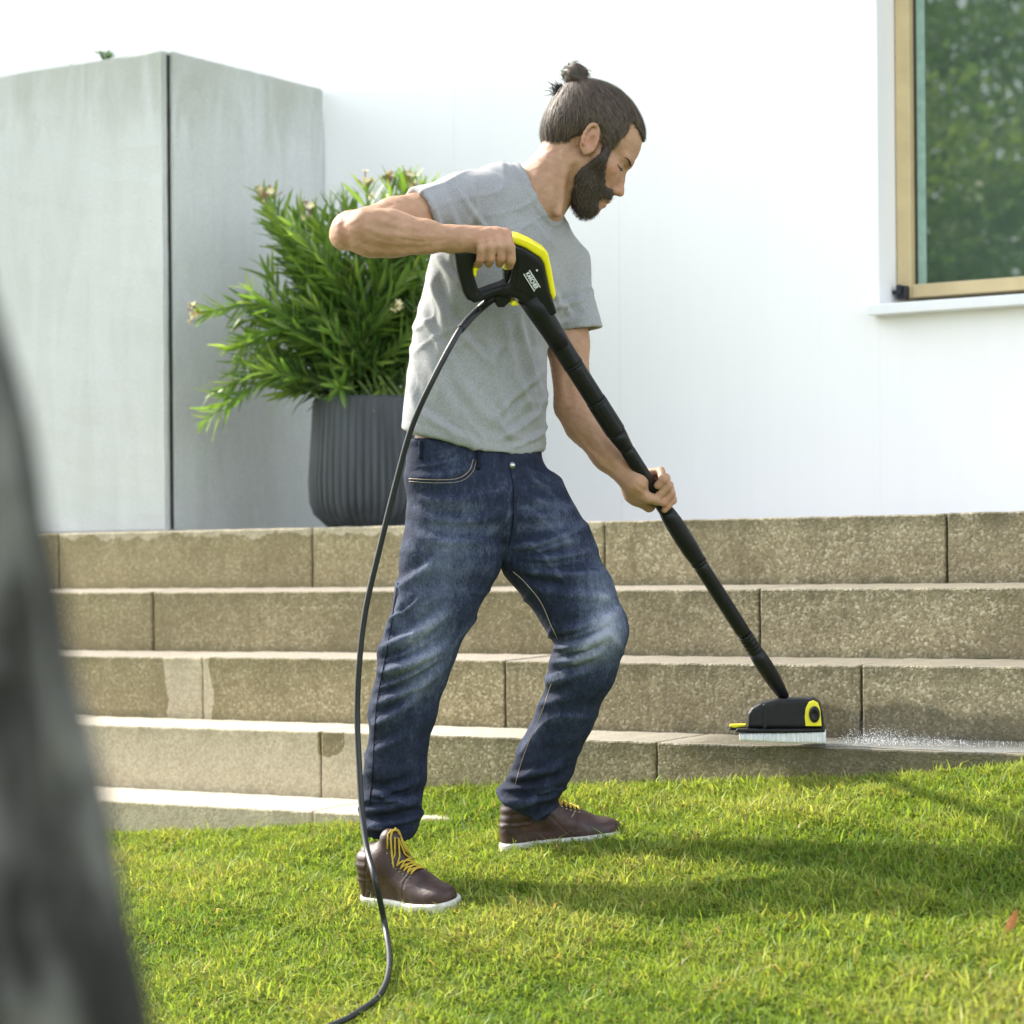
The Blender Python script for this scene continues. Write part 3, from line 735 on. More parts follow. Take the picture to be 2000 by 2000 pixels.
for (x, y, r, lab) in tl:
    zb = float(ground_z(x, y)); rt = empty('garden_tree', (x, y, zb), label=lab, cat='tree', group='trees across the garden')
    H = r*2.0; mb = MB(); top = np.array([x, y, zb+H])
    mb.tube(spline([(x, y, zb-.1), (x+.1, y, zb+H*.4), top], 5), np.linspace(.16, .06, 11), 10)
    for q in range(7):
        a = q*.9; b = np.array([x, y, zb+H*(.35+.07*q)]); mb.tube([b, b+np.array([math.cos(a)*r*.4, math.sin(a)*r*.4, r*.3]), b+np.array([math.cos(a)*r*.75, math.sin(a)*r*.75, r*.45])], [.07, .045, .02], 7)
    mb.build('trunk', M['bark'], rt, smooth=True)
    V, F, t = crown(np.array([x, y, zb+H*.95]), (r, r, r*.95), 26000, .06); mk('crown', V, F, M['tleaf'], rt, attrs={'tint': t})

# ---- grass
def blades(n, x0, x1, y0, y1, hmin, hmax, wmul, keep):
    X = rng.uniform(x0, x1, n); Y = rng.uniform(y0, y1, n); k = keep(X, Y); X, Y = X[k], Y[k]; n = len(X)
    def nz(fx, fy, ph): return np.sin(X*fx+Y*fy*.7+ph)*np.sin(Y*fy-X*fx*.4+ph*2)
    patch = .5+.22*nz(3.1, 4.3, .3)+.18*nz(7.7, 9.1, 1.9)+.14*nz(17, 21, 4.)+.12*nz(41, 37, 2.)
    cl = rng.integers(0, 1, n)
    dens = rng.random(n) < np.clip(.62+.5*patch, .3, 1); X, Y, patch = X[dens], Y[dens], patch[dens]; n = len(X)
    Z = ground_z(X, Y)-.014
    # tufts: pull blades together
    gx = np.round(X/.02)*.02+.006*np.sin(X*900); gy = np.round(Y/.02)*.02+.006*np.cos(Y*800); m = rng.random(n)*.55
    X = X*(1-m)+gx*m; Y = Y*(1-m)+gy*m
    h = rng.uniform(hmin, hmax, n)*(.75+.5*patch); tall = rng.random(n) < .03; h[tall] *= 1.5
    a = rng.uniform(0, 2*np.pi, n); lean = np.abs(rng.normal(0, .75, n))+.15; w = rng.uniform(.0013, .0026, n)*wmul
    dx, dy = np.cos(a), np.sin(a); fa = a+np.pi/2+rng.normal(0, .5, n); wx, wy = np.cos(fa)*w, np.sin(fa)*w
    P0 = np.stack([X, Y, Z], 1); W = np.stack([wx, wy, np.zeros(n)], 1)
    P1 = P0+np.stack([dx*lean*h*.3, dy*lean*h*.3, h*.6], 1); P2 = P0+np.stack([dx*lean*h, dy*lean*h, h*(1-.22*lean)], 1)
    V = np.stack([P0-W, P0+W, P1+W*.8, P1-W*.8, P2], 1).reshape(-1, 3); b = np.arange(n)*5
    q = np.stack([b, b+1, b+2, b+3], 1); tr = np.stack([b+3, b+2, b+4], 1)
    F3 = np.vstack([q[:, [0, 1, 2]], q[:, [0, 2, 3]], tr])
    r = rng.random(n)[:, None]; pt = patch[:, None]+rng.normal(0, .18, (n, 1))
    c1 = np.array([.125, .215, .035]); c2 = np.array([.235, .325, .055]); c3 = np.array([.38, .41, .13])
    c = np.where(pt < .5, c1+(c2-c1)*np.clip(pt*2, 0, 1), c2+(c3-c2)*np.clip(pt*2-1, 0, 1)); c = c*(.75+.5*r)
    dry = rng.random(n) < .05+.05*(patch > .7); c[dry] = np.array([.36, .29, .13])*(.6+.6*r[dry])
    return V, F3, np.repeat(c, 5, 0)
def in_view(X, Y):
    cxx = X*C_+Y*S_; z = -X*S_+Y*C_; xr = cxx/z*FPX
    step = np.where(X < JX4+.12, FACE[4], FACE[3])
    # course five disappears under the lawn where the ground is higher than its top
    ok = (Y < FACE[4]-.004) | ((Y < FACE[3]-.004) & (ground_z(X, Y) > HF[4]-.010))
    return (z > 4.1) & (np.abs(xr) < 1600) & ok
Va, Fa, Ca = blades(1080000, -5.4, -.5, 3.6, 5.345,   .018, .044, 1.25, in_view)
Vb, Fb, Cb = blades(130000, -6.8, .8, 1.6, 5.34, .020, .044, 1.6, lambda X, Y: ~in_view(X, Y) & ((Y < FACE[4]-.004) | ((Y < FACE[3]-.004) & (ground_z(X, Y) > HF[4]-.010))))
print('blades', len(Va)//5, len(Vb)//5)
tag(mk('grass', np.vstack([Va, Vb]), np.vstack([Fa, Fb+len(Va)]), M['grass'], attrs={'gcol': np.vstack([Ca, Cb])}), 'sunlit short green grass covering the sloping lawn below the steps', 'grass', kind='stuff')
Lf = onG(1897, 1775); mb = MB(); v_, f_ = leaf_mesh(.05, .35, .3); R = frame([.3, .2, .6], [0, 1, 0]); mb.add([Lf+np.array([0, 0, .012])+R@x for x in v_], f_)
mb.build('fallen_leaf', simple('orange_leaf', (.42, .16, .05), .6), label='single fallen orange-brown leaf in the grass near the right edge', cat='leaf')

# ================================================================== PERSON
U_ = cz
px2m = lambda Z: Z*K/FPX                       # metres for one unit of the 1932 px print at depth Z
def GV(V): return c2w(V)
pl = c2w(U_(880, 1640, 5.68)); pl[2] = float(ground_z(pl[0], pl[1]))
man = empty('person', pl, label='bearded man with a hair bun in grey t-shirt and blue jeans, scrubbing the steps', cat='person')
def clothfold(V, N, lines, amp_scale=1.):
    """lines: (u0, v0, u1, v1, width in print px, height in m): a raised fold of cloth running between two points on the side of the body seen here"""
    pu = 1000+FPX*V[:, 0]/V[:, 2]; pv = 1132-FPX*V[:, 1]/V[:, 2]; pu /= K; pv = (pv-RHO*(pu*K-1000))/K
    fr = np.clip(-N[:, 2]*2.0+.25, 0, 1); D = np.zeros(len(V))
    for (u0, v0, u1, v1, w, h) in lines:
        ax, ay = u1-u0, v1-v0; L = math.hypot(ax, ay); t = ((pu-u0)*ax+(pv-v0)*ay)/L/L; s = ((pu-u0)*ay-(pv-v0)*ax)/L
        s = s+L*.05*np.sin(np.clip(t, 0, 1)*3.14)                 # slight bow
        tp = np.clip(np.minimum(t, 1-t)*3.2+.15, 0, 1); tp *= (t > -.05) & (t < 1.05)
        D += h*(np.exp(-(s/w)**2)-.55*np.exp(-((s-w*1.5)/(w*1.1))**2))*tp
    global LASTD
    LASTD = D*fr*amp_scale
    return V+N*LASTD[:, None]
# ---- head frame
HO = U_(1111, 275, 5.62); pt = math.radians(32)
hf = np.array([math.cos(pt), -math.sin(pt), 0]); hu = np.array([math.sin(pt), math.cos(pt), 0]); hw = np.array([0, 0, -1.])
yaw = math.radians(-4); hf, hw = hf*math.cos(yaw)+hw*math.sin(yaw), hw*math.cos(yaw)-hf*math.sin(yaw)
HR = np.stack([hf, hu, hw])
HS = 1.0
def H(f, u, w=0.): return HO+(hf*f+hu*u+hw*w)*HS
def HL(x, y):                                    # a point of the enlarged head crop -> (forward, up)
    dx = (1000+x/5.52-1150)/902; dy = (100+y/5.52-285)/902
    return dx*math.cos(pt)+dy*math.sin(pt), dx*math.sin(pt)-dy*math.cos(pt)
skull = [(ell(H(-.014, .048), HR, (.098, .082, .077)), .0), (ell(H(.030, .032), HR, (.0725, .074, .066)), .02), (ell(H(-.045, .005), HR, (.062, .062, .066)), .02)]
face = [(ell(H(.040, -.042), HR, (.055, .074, .056)), .025), (cone(H(-.002, -.050, .054), H(.060, -.110, .022), .016, .016), .02), (cone(H(-.002, -.050, -.054), H(.060, -.110, -.022), .016, .016), .02),
        (ell(H(.076, -.116), HR, (.018, .017, .022)), .018), (cone(H(.062, -.022, .044), H(.030, -.020, .062), .017, .013), .02), (cone(H(.062, -.022, -.044), H(.030, -.020, -.062), .017, .013), .02),
        (cone(H(.094, .012, .010), H(.078, .014, .046), .0085, .008), .012), (cone(H(.094, .012, -.010), H(.078, .014, -.046), .0085, .008), .012),
        (ell(H(.076, -.085), HR, (.022, .030, .030)), .015)]
nose = [(cone(H(.0885, .000), H(.1060, -.044), .0075, .0095), .008), (ell(H(.1085, -.0495), HR, (.0120, .0105, .0112)), .006), (ell(H(.096, -.055, .0125), HR, (.0115, .0085, .0068)), .005), (ell(H(.096, -.055, -.0125), HR, (.0115, .0085, .0068)), .005),
        (cone(H(.098, -.060), H(.092, -.074), .006, .006), .006)]
lips = [(ell(H(.0955, -.0800), HR, (.0085, .0055, .019)), .004), (ell(H(.0925, -.0925), HR, (.009, .0062, .017)), .004)]
G = Grid([-.56, -.92, 5.08], [.42, 1.06, 5.98], .0034)
def jn(k, *pr):
    for p in pr: G.add(p, k)
# torso, arms, legs, all one body
Lup = nrm([.22, -.132, .27]); Lmd = nrm([.74, -.16, .60]); Llo = nrm([.78, -.03, .63])
tors = [(U_(955, 420, 5.62), Lup, .09, .055), (U_(952, 465, 5.62), Lup, .155, .085), (U_(938, 540, 5.62), Lmd, .158, .108), (U_(910, 640, 5.62), Llo, .142, .102), (U_(900, 740, 5.62), Llo, .140, .098), (U_(897, 830, 5.62), Llo, .147, .100), (U_(908, 930, 5.62), Llo, .150, .095)]
G.add(sections(tors), 0)
RS, RE, RW = U_(868, 390, 5.50), U_(662, 436, 5.30), U_(862, 452, 5.30)
LS, LE, LW = U_(1058, 505, 5.74), U_(1082, 765, 5.70), U_(1198, 912, 5.63)
jn(.04, cone(RS, RS*.4+RE*.6, .056, .047)); jn(.02, cone(RS*.4+RE*.6, RE+np.array([.0, .004, .006]), .047, .036))
jn(.02, cone(RE, U_(700, 439, 5.285), .036, .0465), cone(U_(700, 439, 5.285), U_(742, 441, 5.283), .0465, .0445), cone(U_(742, 441, 5.283), U_(800, 446, 5.29), .0445, .032), cone(U_(800, 446, 5.29), RW, .032, .0255))
G.add(cone(U_(684, 420, 5.262), U_(795, 441, 5.272), .024, .013), .02); G.add(cone(U_(700, 462, 5.272), U_(820, 462, 5.28), .016, .008), .02)
G.add(ell(U_(643, 446, 5.325), np.eye(3), (.022, .026, .022)), .02)
jn(.035, cone(LS, LS*.45+LE*.55, .054, .045)); jn(.02, cone(LS*.45+LE*.55, LE, .045, .040), cone(LE, U_(1103, 800, 5.68), .039, .041), cone(U_(1103, 800, 5.68), U_(1146, 857, 5.655), .041, .033), cone(U_(1146, 857, 5.655), LW, .033, .0255))
jn(.04, cone(U_(990, 372, 5.62), U_(880, 382, 5.52), .050, .045), cone(U_(1000, 395, 5.63), U_(1052, 480, 5.73), .045, .045))
for a in ([(862, 960, 5.59, .085), (830, 1130, 5.58, .072), (796, 1235, 5.58, .055), (760, 1400, 5.61, .048), (742, 1530, 5.63, .034)], [(975, 960, 5.66, .085), (1085, 1130, 5.64, .07), (1112, 1195, 5.63, .055), (1066, 1350, 5.70, .048), (1008, 1475, 5.76, .034)]):
    for p, q in zip(a[:-1], a[1:]): jn(.03, cone(U_(*p[:3]), U_(*q[:3]), p[3], q[3]))
# neck
jn(.03, cone(H(-.030, -.030), U_(1018, 362, 5.62), .056, .060)); jn(.025, cone(H(-.012, -.075, 0), U_(1026, 388, 5.61), .038, .043), cone(U_(1018, 362, 5.62), U_(985, 400, 5.62), .06, .07))
jn(.012, cone(H(-.035, -.045, .052), U_(1052, 402, 5.565), .010, .010))         # neck muscle
for p, k in skull+face: G.add(p, max(k, .012))
for s in (1, -1): G.add(ell(H(.097, -.006, .032*s), HR, (.016, .0125, .018)), .010, '-')      # eye sockets
for s in (1, -1):
    G.add(ell(H(.0735, -.005, .031*s), HR, (.0142, .0135, .0142)), .004); G.add(ell(H(.0885, -.0095, .031*s), HR, (.0050, .0022, .0105)), .0015, '-')                          # eyeball under the lid
for p, k in nose: G.add(p, k)
for s in (1, -1): G.add(ell(H(.0985, -.0635, .0075*s), HR, (.006, .003, .0032)), .003, '-')
for p, k in lips: G.add(p, k)
G.add(ell(H(.100, -.0865, 0), HR, (.010, .0014, .022)), .002, '-')
# ears
for s in (1, -1):
    er = []
    for t in np.linspace(-2.6, 2.2, 13):
        er.append(H(-.006+.0155*math.cos(t+1.57)-.006*math.sin(t+1.57), .002+.031*math.sin(t+1.57), s*(.077+.008*(.5-.5*math.cos(t+1.57)))))
    G.add(ell(H(-.006, .000, s*.074), HR, (.017, .029, .010)), .008)
    G.add(ell(H(-.001, -.001, s*.086), HR, (.0085, .016, .009)), .004, '-')
    for a, b in zip(er[:-1], er[1:]): G.add(cone(a, b, .0042, .0042), .003)
    G.add(ell(H(.000, -.026, s*.078), HR, (.0075, .009, .005)), .005)
    G.add(cone(H(-.010, .010, s*.080), H(-.008, -.016, s*.080), .0028, .003), .003)
    G.add(cone(H(.009, .000, s*.078), H(.010, -.008, s*.078), .0035, .0035), .003)
# ---- right hand closed round the upper bar of the gun
ZB = 5.318
kn = [(906, 444, .0098), (922, 441, .0102), (939, 439, .0104), (955, 441, .0102)]
G.add(cone(RW, U_(890, 450, ZB-.012), .0255, .0225), .02)
for i, (u, v, r) in enumerate(kn):
    jn(.016, cone(U_(886, 451+i*.5, ZB-.010), U_(u, v+5, ZB-.014), .019, .0135))
    m = U_(u-1, v, ZB-.020)
    p1 = U_(u+2+i*2, v+26, ZB-.040); p2 = U_(u+1+i*3, v+50-(3-i)*2, ZB-.034); p3 = U_(u-3+i*3, v+61-(3-i)*2, ZB-.012)
    G.add(ell(U_(u+1, v+1, ZB-.024), np.eye(3), (.0115, .010, .011)), .006)
    G.add(cone(m, p1, r+.0012, r-.0002), .004); G.add(cone(p1, p2, r, r-.0008), .002); G.add(cone(p2, p3, r-.0008, r-.0016), .002)
jn(.012, cone(U_(878, 456, ZB+.012), U_(912, 474, ZB+.034), .014, .011)); jn(.004, cone(U_(912, 474, ZB+.034), U_(940, 486, ZB+.030), .0105, .009))
G.add(ell(U_(900, 466, ZB+.0), np.eye(3), (.026, .020, .022)), .015)
# ---- left hand wrapped round the lance
LA, LB = U_(1003, 565, 5.40), U_(1478, 1312, 5.945)       # lance axis
def lance(u):
    t = (u-1003)/(1478-1003.)
    for _ in range(8):
        p = LA+(LB-LA)*t; w = c2w(p); uu = 1000+FPX*p[0]/p[2]; t -= (uu/K-u)*px2m(p[2])/(LB-LA)[0]
    return LA+(LB-LA)*t
lt = nrm(LB-LA); le2 = nrm(np.array([0, 0, -1.])-lt*lt.dot([0, 0, -1.])); le1 = nrm(np.cross(lt, le2)); 
if le1[0] < 0: le1 = -le1
hc = lance(1232)
def LH(s, ang, R): a = math.radians(ang); return hc+lt*s+(le1*math.cos(a)+le2*math.sin(a))*R
# ang: 0 right/up of lance, 90 towards the camera, 180 left/below, 270 behind
G.add(cone(LW, LH(-.012, 200, .040), .0255, .021), .02)
jn(.018, cone(LH(-.012, 205, .038), LH(.012, 240, .036), .021, .018), cone(LH(.005, 195, .034), LH(.040, 215, .030), .018, .014))
for i, (s0, r, tip, bow) in enumerate(((-.022, .0098, 62, .006), (-.002, .0102, 78, .007), (.018, .0098, 84, .005), (.036, .0086, 98, .002))):
    R1 = .0165+r+.001
    kk = [LH(s0*.75+.004, 232, R1+.006), LH(s0, 290, R1+.006+bow*.5), LH(s0+.003, 345, R1+.006+bow), LH(s0+.006, 400, R1+.004+bow), LH(s0+.010, 360+tip, R1-.001)]
    G.add(cone(LH(.0, 215, .036), kk[0], .017, r+.002), .01)
    for q in range(4): G.add(cone(kk[q], kk[q+1], r+.0006-q*.0004, r-.0002-q*.0004), .0025)
th = [LH(-.014, 180, .034), LH(-.002, 135, .030), LH(.014, 105, .0275), LH(.030, 80, .0265)]
jn(.012, cone(th[0], th[1], .0165, .0135)); jn(.004, cone(th[1], th[2], .0125, .0112), cone(th[2], th[3], .0112, .0095))
V, Q = G.mesh(); del G; V = relax(V, Q, 1, .35); N = vnormals(V, Q)
skin_lines = [(690, 474, 850, 466, 6, .0022), (680, 428, 845, 446, 7, .0020), (735, 452, 850, 457, 4, .0014), (700, 405, 800, 432, 6, .0018), (668, 455, 720, 478, 6, .0018), (640, 418, 662, 470, 6, .0016), (700, 398, 760, 392, 6, .0022),
    (880, 447, 905, 441, 2.6, .0013), (884, 450, 921, 440, 2.6, .0013), (886, 453, 938, 440, 2.6, .0013), (886, 457, 953, 444, 2.6, .0012), (880, 442, 925, 432, 2.2, .0008), (760, 444, 830, 452, 2.2, .0011), (790, 440, 870, 446, 2., .0010), (700, 446, 770, 462, 2.2, .0010),
    (1078, 806, 1182, 912, 5, .0018), (1115, 812, 1186, 890, 4, .0014), (1062, 700, 1072, 770, 8, .0022), (1060, 775, 1090, 768, 3, -.0014), (1095, 830, 1160, 880, 2.2, .0010), (1195, 912, 1222, 935, 3, .0012),
    (1088, 300, 1046, 402, 8, .0035), (1058, 322, 1012, 372, 7, .0022), (1030, 330, 990, 352, 7, .0016), (1074, 330, 1052, 396, 3, -.0012)]
V = clothfold(V, N, skin_lines)
V = V+N*(.0005*np.sin(V[:, 0]*190+2*np.sin(V[:, 1]*160))*np.sin(V[:, 1]*210))[:, None]
red = np.zeros(len(V))
def spot(c, r): 
    global red
    red = np.maximum(red, np.exp(-((V-c)**2).sum(1)/r**2))
spot(H(.110, -.052), .014); spot(H(.0, .0, .085), .022); spot(H(.095, -.087), .012); spot(H(.065, -.03, .05), .022)
for k_ in kn: spot(U_(k_[0]+1, k_[1]+5, ZB-.03), .012); spot(U_(k_[0]+2, k_[1]+50, ZB-.035), .010)
spot(RE, .04); spot(th[3], .012)
body = mk('body', GV(V), Q, M['skin'], man, smooth=True, attrs={'red': red}); print('body', len(V))
mb = MB(); nl = th[3]+le2*.0085-lt*.004+le1*.002
# ---- eyes, brows, lashes
for s in (1, -1):
    mb = MB(); bm = bmesh.new(); bmesh.ops.create_uvsphere(bm, u_segments=20, v_segments=14, radius=.0125)
    bm.verts.ensure_lookup_table(); vv = np.array([v.co[:] for v in bm.verts]); ff = [[v.index for v in f.verts] for f in bm.faces]; bm.free()
    c = H(.0742, -.005, .031*s); eye = mk('eye', GV(vv+c), ff, M['eyewhite'], man, smooth=True)
    gz = nrm(hf*.80-hu*.52+hw*.1); mk('iris', GV(vv*np.array([.48, .48, .48])+c+gz*.0082), ff, M['iris'], eye, smooth=True)
    if s == 1:
        sel = ((V-H(.07, 0))**2).sum(1) < .10**2; fq = sel[Q].all(1); fb = bvh_of(V, Q[fq])
    def face_pt(f, u, lift=.0004):
        o = H(f, u, s*.15); r = fb.ray_cast(Vector(o), Vector(-hw*s)); return None if r[0] is None else np.array(r[0])+hw*s*lift
    def fline(pts, rr, name, mat):
        P = [face_pt(*q) for q in spline(np.array(pts), 6)]; P = [q for q in P if q is not None]
        if len(P) > 3: MB().tube(GV(np.array(P)), np.interp(np.linspace(0, 1, len(P)), np.linspace(0, 1, len(rr)), rr), 6).build(name, mat, man, True)
    fline([(.0905, -.0085), (.086, -.0112), (.079, -.0118), (.072, -.0095)], [.0012, .0017, .0015, .0008], 'eyelashes', M['beard'])
    fline([(.0995, .0085), (.0945, .0112), (.087, .0128), (.078, .0112)], [.0024, .0021, .0015, .0005], 'eyebrow', M['beard'])
# ---- hair
def headgrid(off, prisms, h=.0026, extra=(), faceoff=True, sub=()):
    g = Grid(H(0, 0)-np.array([.16, .17, .12]), H(0, 0)+np.array([.17, .2, .12]), h)
    for p, k in (skull+(face if faceoff else [])): g.add(p, max(k, .012), off=off)
    for p, k, o_ in extra: g.add(p, k, off=o_)
    for pp, k in prisms: g.cut(pp[0], k)
    for p, k in sub: g.add(p, k, '-')
    return g
hp = [HL(*q) for q in ((1440, 1010), (1395, 955), (1335, 850), (1275, 800), (1225, 870), (1195, 950), (1110, 1035), (1065, 1110), (985, 1150), (955, 1080), (955, 960), (915, 870), (850, 850), (790, 895), (720, 930), (620, 985), (520, 1035), (420, 1035), (300, 1060), (180, 1040), (120, 700), (300, 300), (800, 250), (1300, 350), (1550, 800))]
g = headgrid(.0062, [(prism(hp, HO, hf, hu, hw, .2), .008)], faceoff=False)
V, Q = g.mesh(); N = vnormals(V, Q)
loc = (V-HO)@HR.T; bun = H(.022, .160, 0); nape = H(*HL(640, 300), 0)
BUNC = H(*HL(690, 265), .0); KNOT = H(*HL(735, 400), 0)
d = KNOT-V; tt = d-(d*N).sum(1)[:, None]*N; ta = np.linalg.norm(d, axis=1)
ang = np.arctan2(loc[:, 2], loc[:, 0]-.02)
V = V+N*(.0012*np.sin(ang*46+3*np.sin(loc[:, 1]*40))+.0008*np.sin(ang*97+5*loc[:, 1]*30))[:, None]
hair = mk('hair', GV(V), Q, M['hair'], man, smooth=True, attrs={'tint': .25+.25*np.sin(ang*31)*np.sin(ang*13+2)+.15})
def strands(V, N, n, step, cnt, flow, w, lift, wild, name, mat, par, tint=(0., .9)):
    idx = rng.integers(0, len(V), n); P = V[idx]+rng.normal(0, .001, (n, 3)); Nn = N[idx]; out = [P+Nn*lift[0]]
    side0 = None
    for k in range(cnt):
        D = flow(P)+rng.normal(0, wild, (n, 3)); D = D-(D*Nn).sum(1)[:, None]*Nn*lift[1]; D /= np.linalg.norm(D, axis=1)[:, None]+1e-9
        P = P+D*step; out.append(P+Nn*lift[0]*(1-.3*k/cnt)); side0 = np.cross(D, Nn)
    side0 /= np.linalg.norm(side0, axis=1)[:, None]+1e-9
    W = w*rng.uniform(.6, 1.4, (n, 1)); VV = []; m = len(out)
    for k, o in enumerate(out): t = (1-k/(m-1))**.5 if k else .6; VV += [o-side0*W*t, o+side0*W*t]
    VV = np.stack(VV, 1).reshape(-1, 3); b = np.arange(n)[:, None]*2*m
    F = np.vstack([np.stack([b[:, 0]+2*k, b[:, 0]+2*k+1, b[:, 0]+2*k+3, b[:, 0]+2*k+2], 1) for k in range(m-1)])
    return mk(name, GV(VV), F, mat, par, attrs={'tint': np.repeat(rng.uniform(*tint, n), 2*m)}, kind='stuff')
tree_h = None
def flow_h(P): d = KNOT-P; return d/np.linalg.norm(d, axis=1)[:, None]
strands(V, N, 11000, .008, 4, flow_h, .0006, (.0020, .95), .075, 'hair_strands', M['hair'], hair)
lo_ = (loc[:, 1] < -.005) & (loc[:, 0] < -.02) & (loc[:, 1] < .012-(loc[:, 0]+.02)*.1)
if lo_.sum() > 10: strands(V[lo_], N[lo_], 900, .005, 3, lambda P: np.tile(-hu*.8+hf*.25, (len(P), 1)), .0005, (.0006, .9), .25, 'nape_hairs', M['hair'], hair)
he = np.abs(poly2(loc[:, 0], loc[:, 1], hp)) < .005
Pe, Ne = V[he]-flow_h(V[he])*rng.uniform(0, .009, (he.sum(), 1))-N[he]*.003, N[he]
strands(Pe, Ne, 2600, .005, 4, flow_h, .00042, (.0012, .9), .18, 'hairline_hairs', M['hair'], hair)
# bun
g = Grid(KNOT-.07, KNOT+.07, .0022); g.add(ell(BUNC, HR, (.025, .026, .024)), 0)
g.add(cone(KNOT-hu*.01, BUNC-hu*.01, .017, .014), .008)
for a in np.linspace(0, 6.28, 26)[:-1]:
    for r_, hgt in ((.020, -.006), (.014, .010)):
        b_ = a+.25; c1_ = BUNC+(hf*math.cos(a)+hw*math.sin(a))*r_+hu*(hgt+.004*math.sin(3*a)); c2_ = BUNC+(hf*math.cos(b_)+hw*math.sin(b_))*r_+hu*(hgt+.004*math.sin(3*b_)); g.add(cone(c1_, c2_, .0085, .0085), .002)
V, Q = g.mesh(); bn = mk('bun', GV(V), Q, M['hair'], hair, smooth=True, attrs={'tint': .35+.25*np.sin((V-BUNC)@hu*600+3*np.arctan2((V-BUNC)@hw, (V-BUNC)@hf))})
N = vnormals(V, Q); strands(V, N, 900, .005, 4, lambda P: np.cross(P-BUNC, hu)/.02, .0005, (.0012, .9), .25, 'bun_strands', M['hair'], hair)
Vh = np.array([v.co[:] for v in hair.data.vertices])+np.array(man.location); Vh = w2c(Vh); Nh = vnormals(Vh, np.array([p.vertices[:] for p in hair.data.polygons if len(p.vertices) == 4]))
strands(Vh, Nh, 420, .009, 5, flow_h, .0003, (.0042, .55), .22, 'flyaway_hairs', M['hair'], hair)
# loose tuft behind the bun
tb = H(*HL(545, 470), 0); P0 = tb+rng.normal(0, .007, (170, 3)); mb = MB()
for p in P0:
    d = nrm(-hf*.75+hu*.55+rng.normal(0, .45, 3)); q = p+d*.013; r_ = q+nrm(d-hu*.6+rng.normal(0, .4, 3))*.012; mb.tube(GV(np.array([p-d*.012, p, q, r_])), [.0009, .0009, .0007, .0003], 4, False)
mb.build('hair_tuft', M['hair'], hair)
mb = MB()
for i in range(26):
    p = KNOT+hu*.002+(hf*math.cos(i*.24)+hw*math.sin(i*.24))*.0175; q = KNOT+hu*.002+(hf*math.cos(i*.24+.26)+hw*math.sin(i*.24+.26))*.0175; mb.tube(GV(np.array([p, q])), .0032, 6)
mb.build('hair_tie', M['black'], hair, True)
# ---- beard
bp = [HL(*q) for q in ((1085, 1040), (1030, 1140), (985, 1250), (975, 1360), (985, 1470), (1030, 1500), (1085, 1505), (1092, 1560), (1060, 1620), (1010, 1615), (960, 1600), (925, 1620), (912, 1665), (925, 1715), (905, 1765), (830, 1800), (720, 1778), (585, 1640), (600, 1550), (640, 1480), (650, 1380), (730, 1290), (850, 1210), (915, 1150), (965, 1040), (1010, 1010))]
g = headgrid(.0065, [(prism(bp, HO, hf, hu, hw, .2), .008)], extra=[(ell(H(.062, -.113), HR, (.030, .022, .030)), .02, 0.), (cone(H(.0, -.068, .046), H(.055, -.116, .018), .016, .018), .015, 0.), (cone(H(.0, -.068, -.046), H(.055, -.112, -.018), .016, .018), .015, 0.)])
V, Q = g.mesh(); N = vnormals(V, Q)
V = V+N*(rng.normal(0, .0006, len(V))+.001*np.sin(V[:, 0]*700)*np.sin(V[:, 1]*500))[:, None]
beard = mk('beard', GV(V), Q, M['beard'], man, smooth=True, attrs={'tint': rng.uniform(.1, .4, len(V))})
strands(V, N, 6500, .0034, 3, lambda P: np.tile(-hu*.9+hf*.15, (len(P), 1)), .00045, (.0016, .55), .35, 'beard_hairs', M['beard'], beard)
loc = (V-HO)@HR.T; be = np.abs(poly2(loc[:, 0], loc[:, 1], bp)) < .004; k_ = rng.normal(0, .0048, (be.sum(), 3)); k_ -= N[be]*(k_*N[be]).sum(1)[:, None]
strands(V[be]+k_-N[be]*.003, N[be], 3000, .0035, 3, lambda P: np.tile(-hu*.9+hf*.2, (len(P), 1)), .0004, (.0008, .7), .3, 'beard_edge_hairs', M['beard'], beard)

# ---- cloth helpers
def wob(V, f, ph, st=(1, 1, 1)):
    x, y, z = V[:, 0]*f*st[0], V[:, 1]*f*st[1], V[:, 2]*f*st[2]
    return (np.sin(x+1.3*np.sin(y+ph))+np.sin(y*1.3+1.1*np.sin(z*1.2+ph*2))+np.sin(z+1.2*np.sin(x*.9+ph*3)))/3
def ridged(V, f, dirn, ph, mask):
    d = nrm(dirn); s = V@d; o = V@nrm(np.cross(d, [0, 0, 1.])); z = V[:, 2]
    w = s*f+1.6*np.sin(o*f*.42+ph)+1.1*np.sin(z*f*.5+ph*1.7)+.7*np.sin(o*f*.95+s*f*.3+ph*2.3)
    r = 1.35*(1-np.abs(np.sin(w)))**3; m = .5+.5*np.sin(o*f*.35+ph*3+1.3*np.sin(s*f*.3)); return r*m*mask
# ---- t-shirt
G = Grid([-.42, .20, 5.25], [.30, .90, 5.96], .0042)
ts = [(U_(968, 378, 5.62), Lup, .115, .070), (U_(955, 425, 5.62), Lup, .165, .098), (U_(950, 470, 5.62), Lup, .178, .112), (U_(934, 550, 5.62), Lmd, .168, .122), (U_(906, 640, 5.62), Llo, .160, .118), (U_(901, 740, 5.62), Llo, .170, .122), (U_(893, 820, 5.62), Llo, .174, .126), (U_(893, 900, 5.62), Llo, .176, .128)]
G.add(sections(ts), 0)
G.add(cone(U_(990, 372, 5.62), RS+np.array([0, .002, 0]), .058, .058), .04); G.add(cone(U_(1000, 398, 5.63), LS, .054, .060), .04)
rd = nrm(RE-RS); ld = nrm(U_(1092, 640, 5.72)-LS)
G.add(cone(RS, RS+rd*.16, .060, .062), .035); G.add(cone(LS, LS+ld*.20, .058, .059), .035)
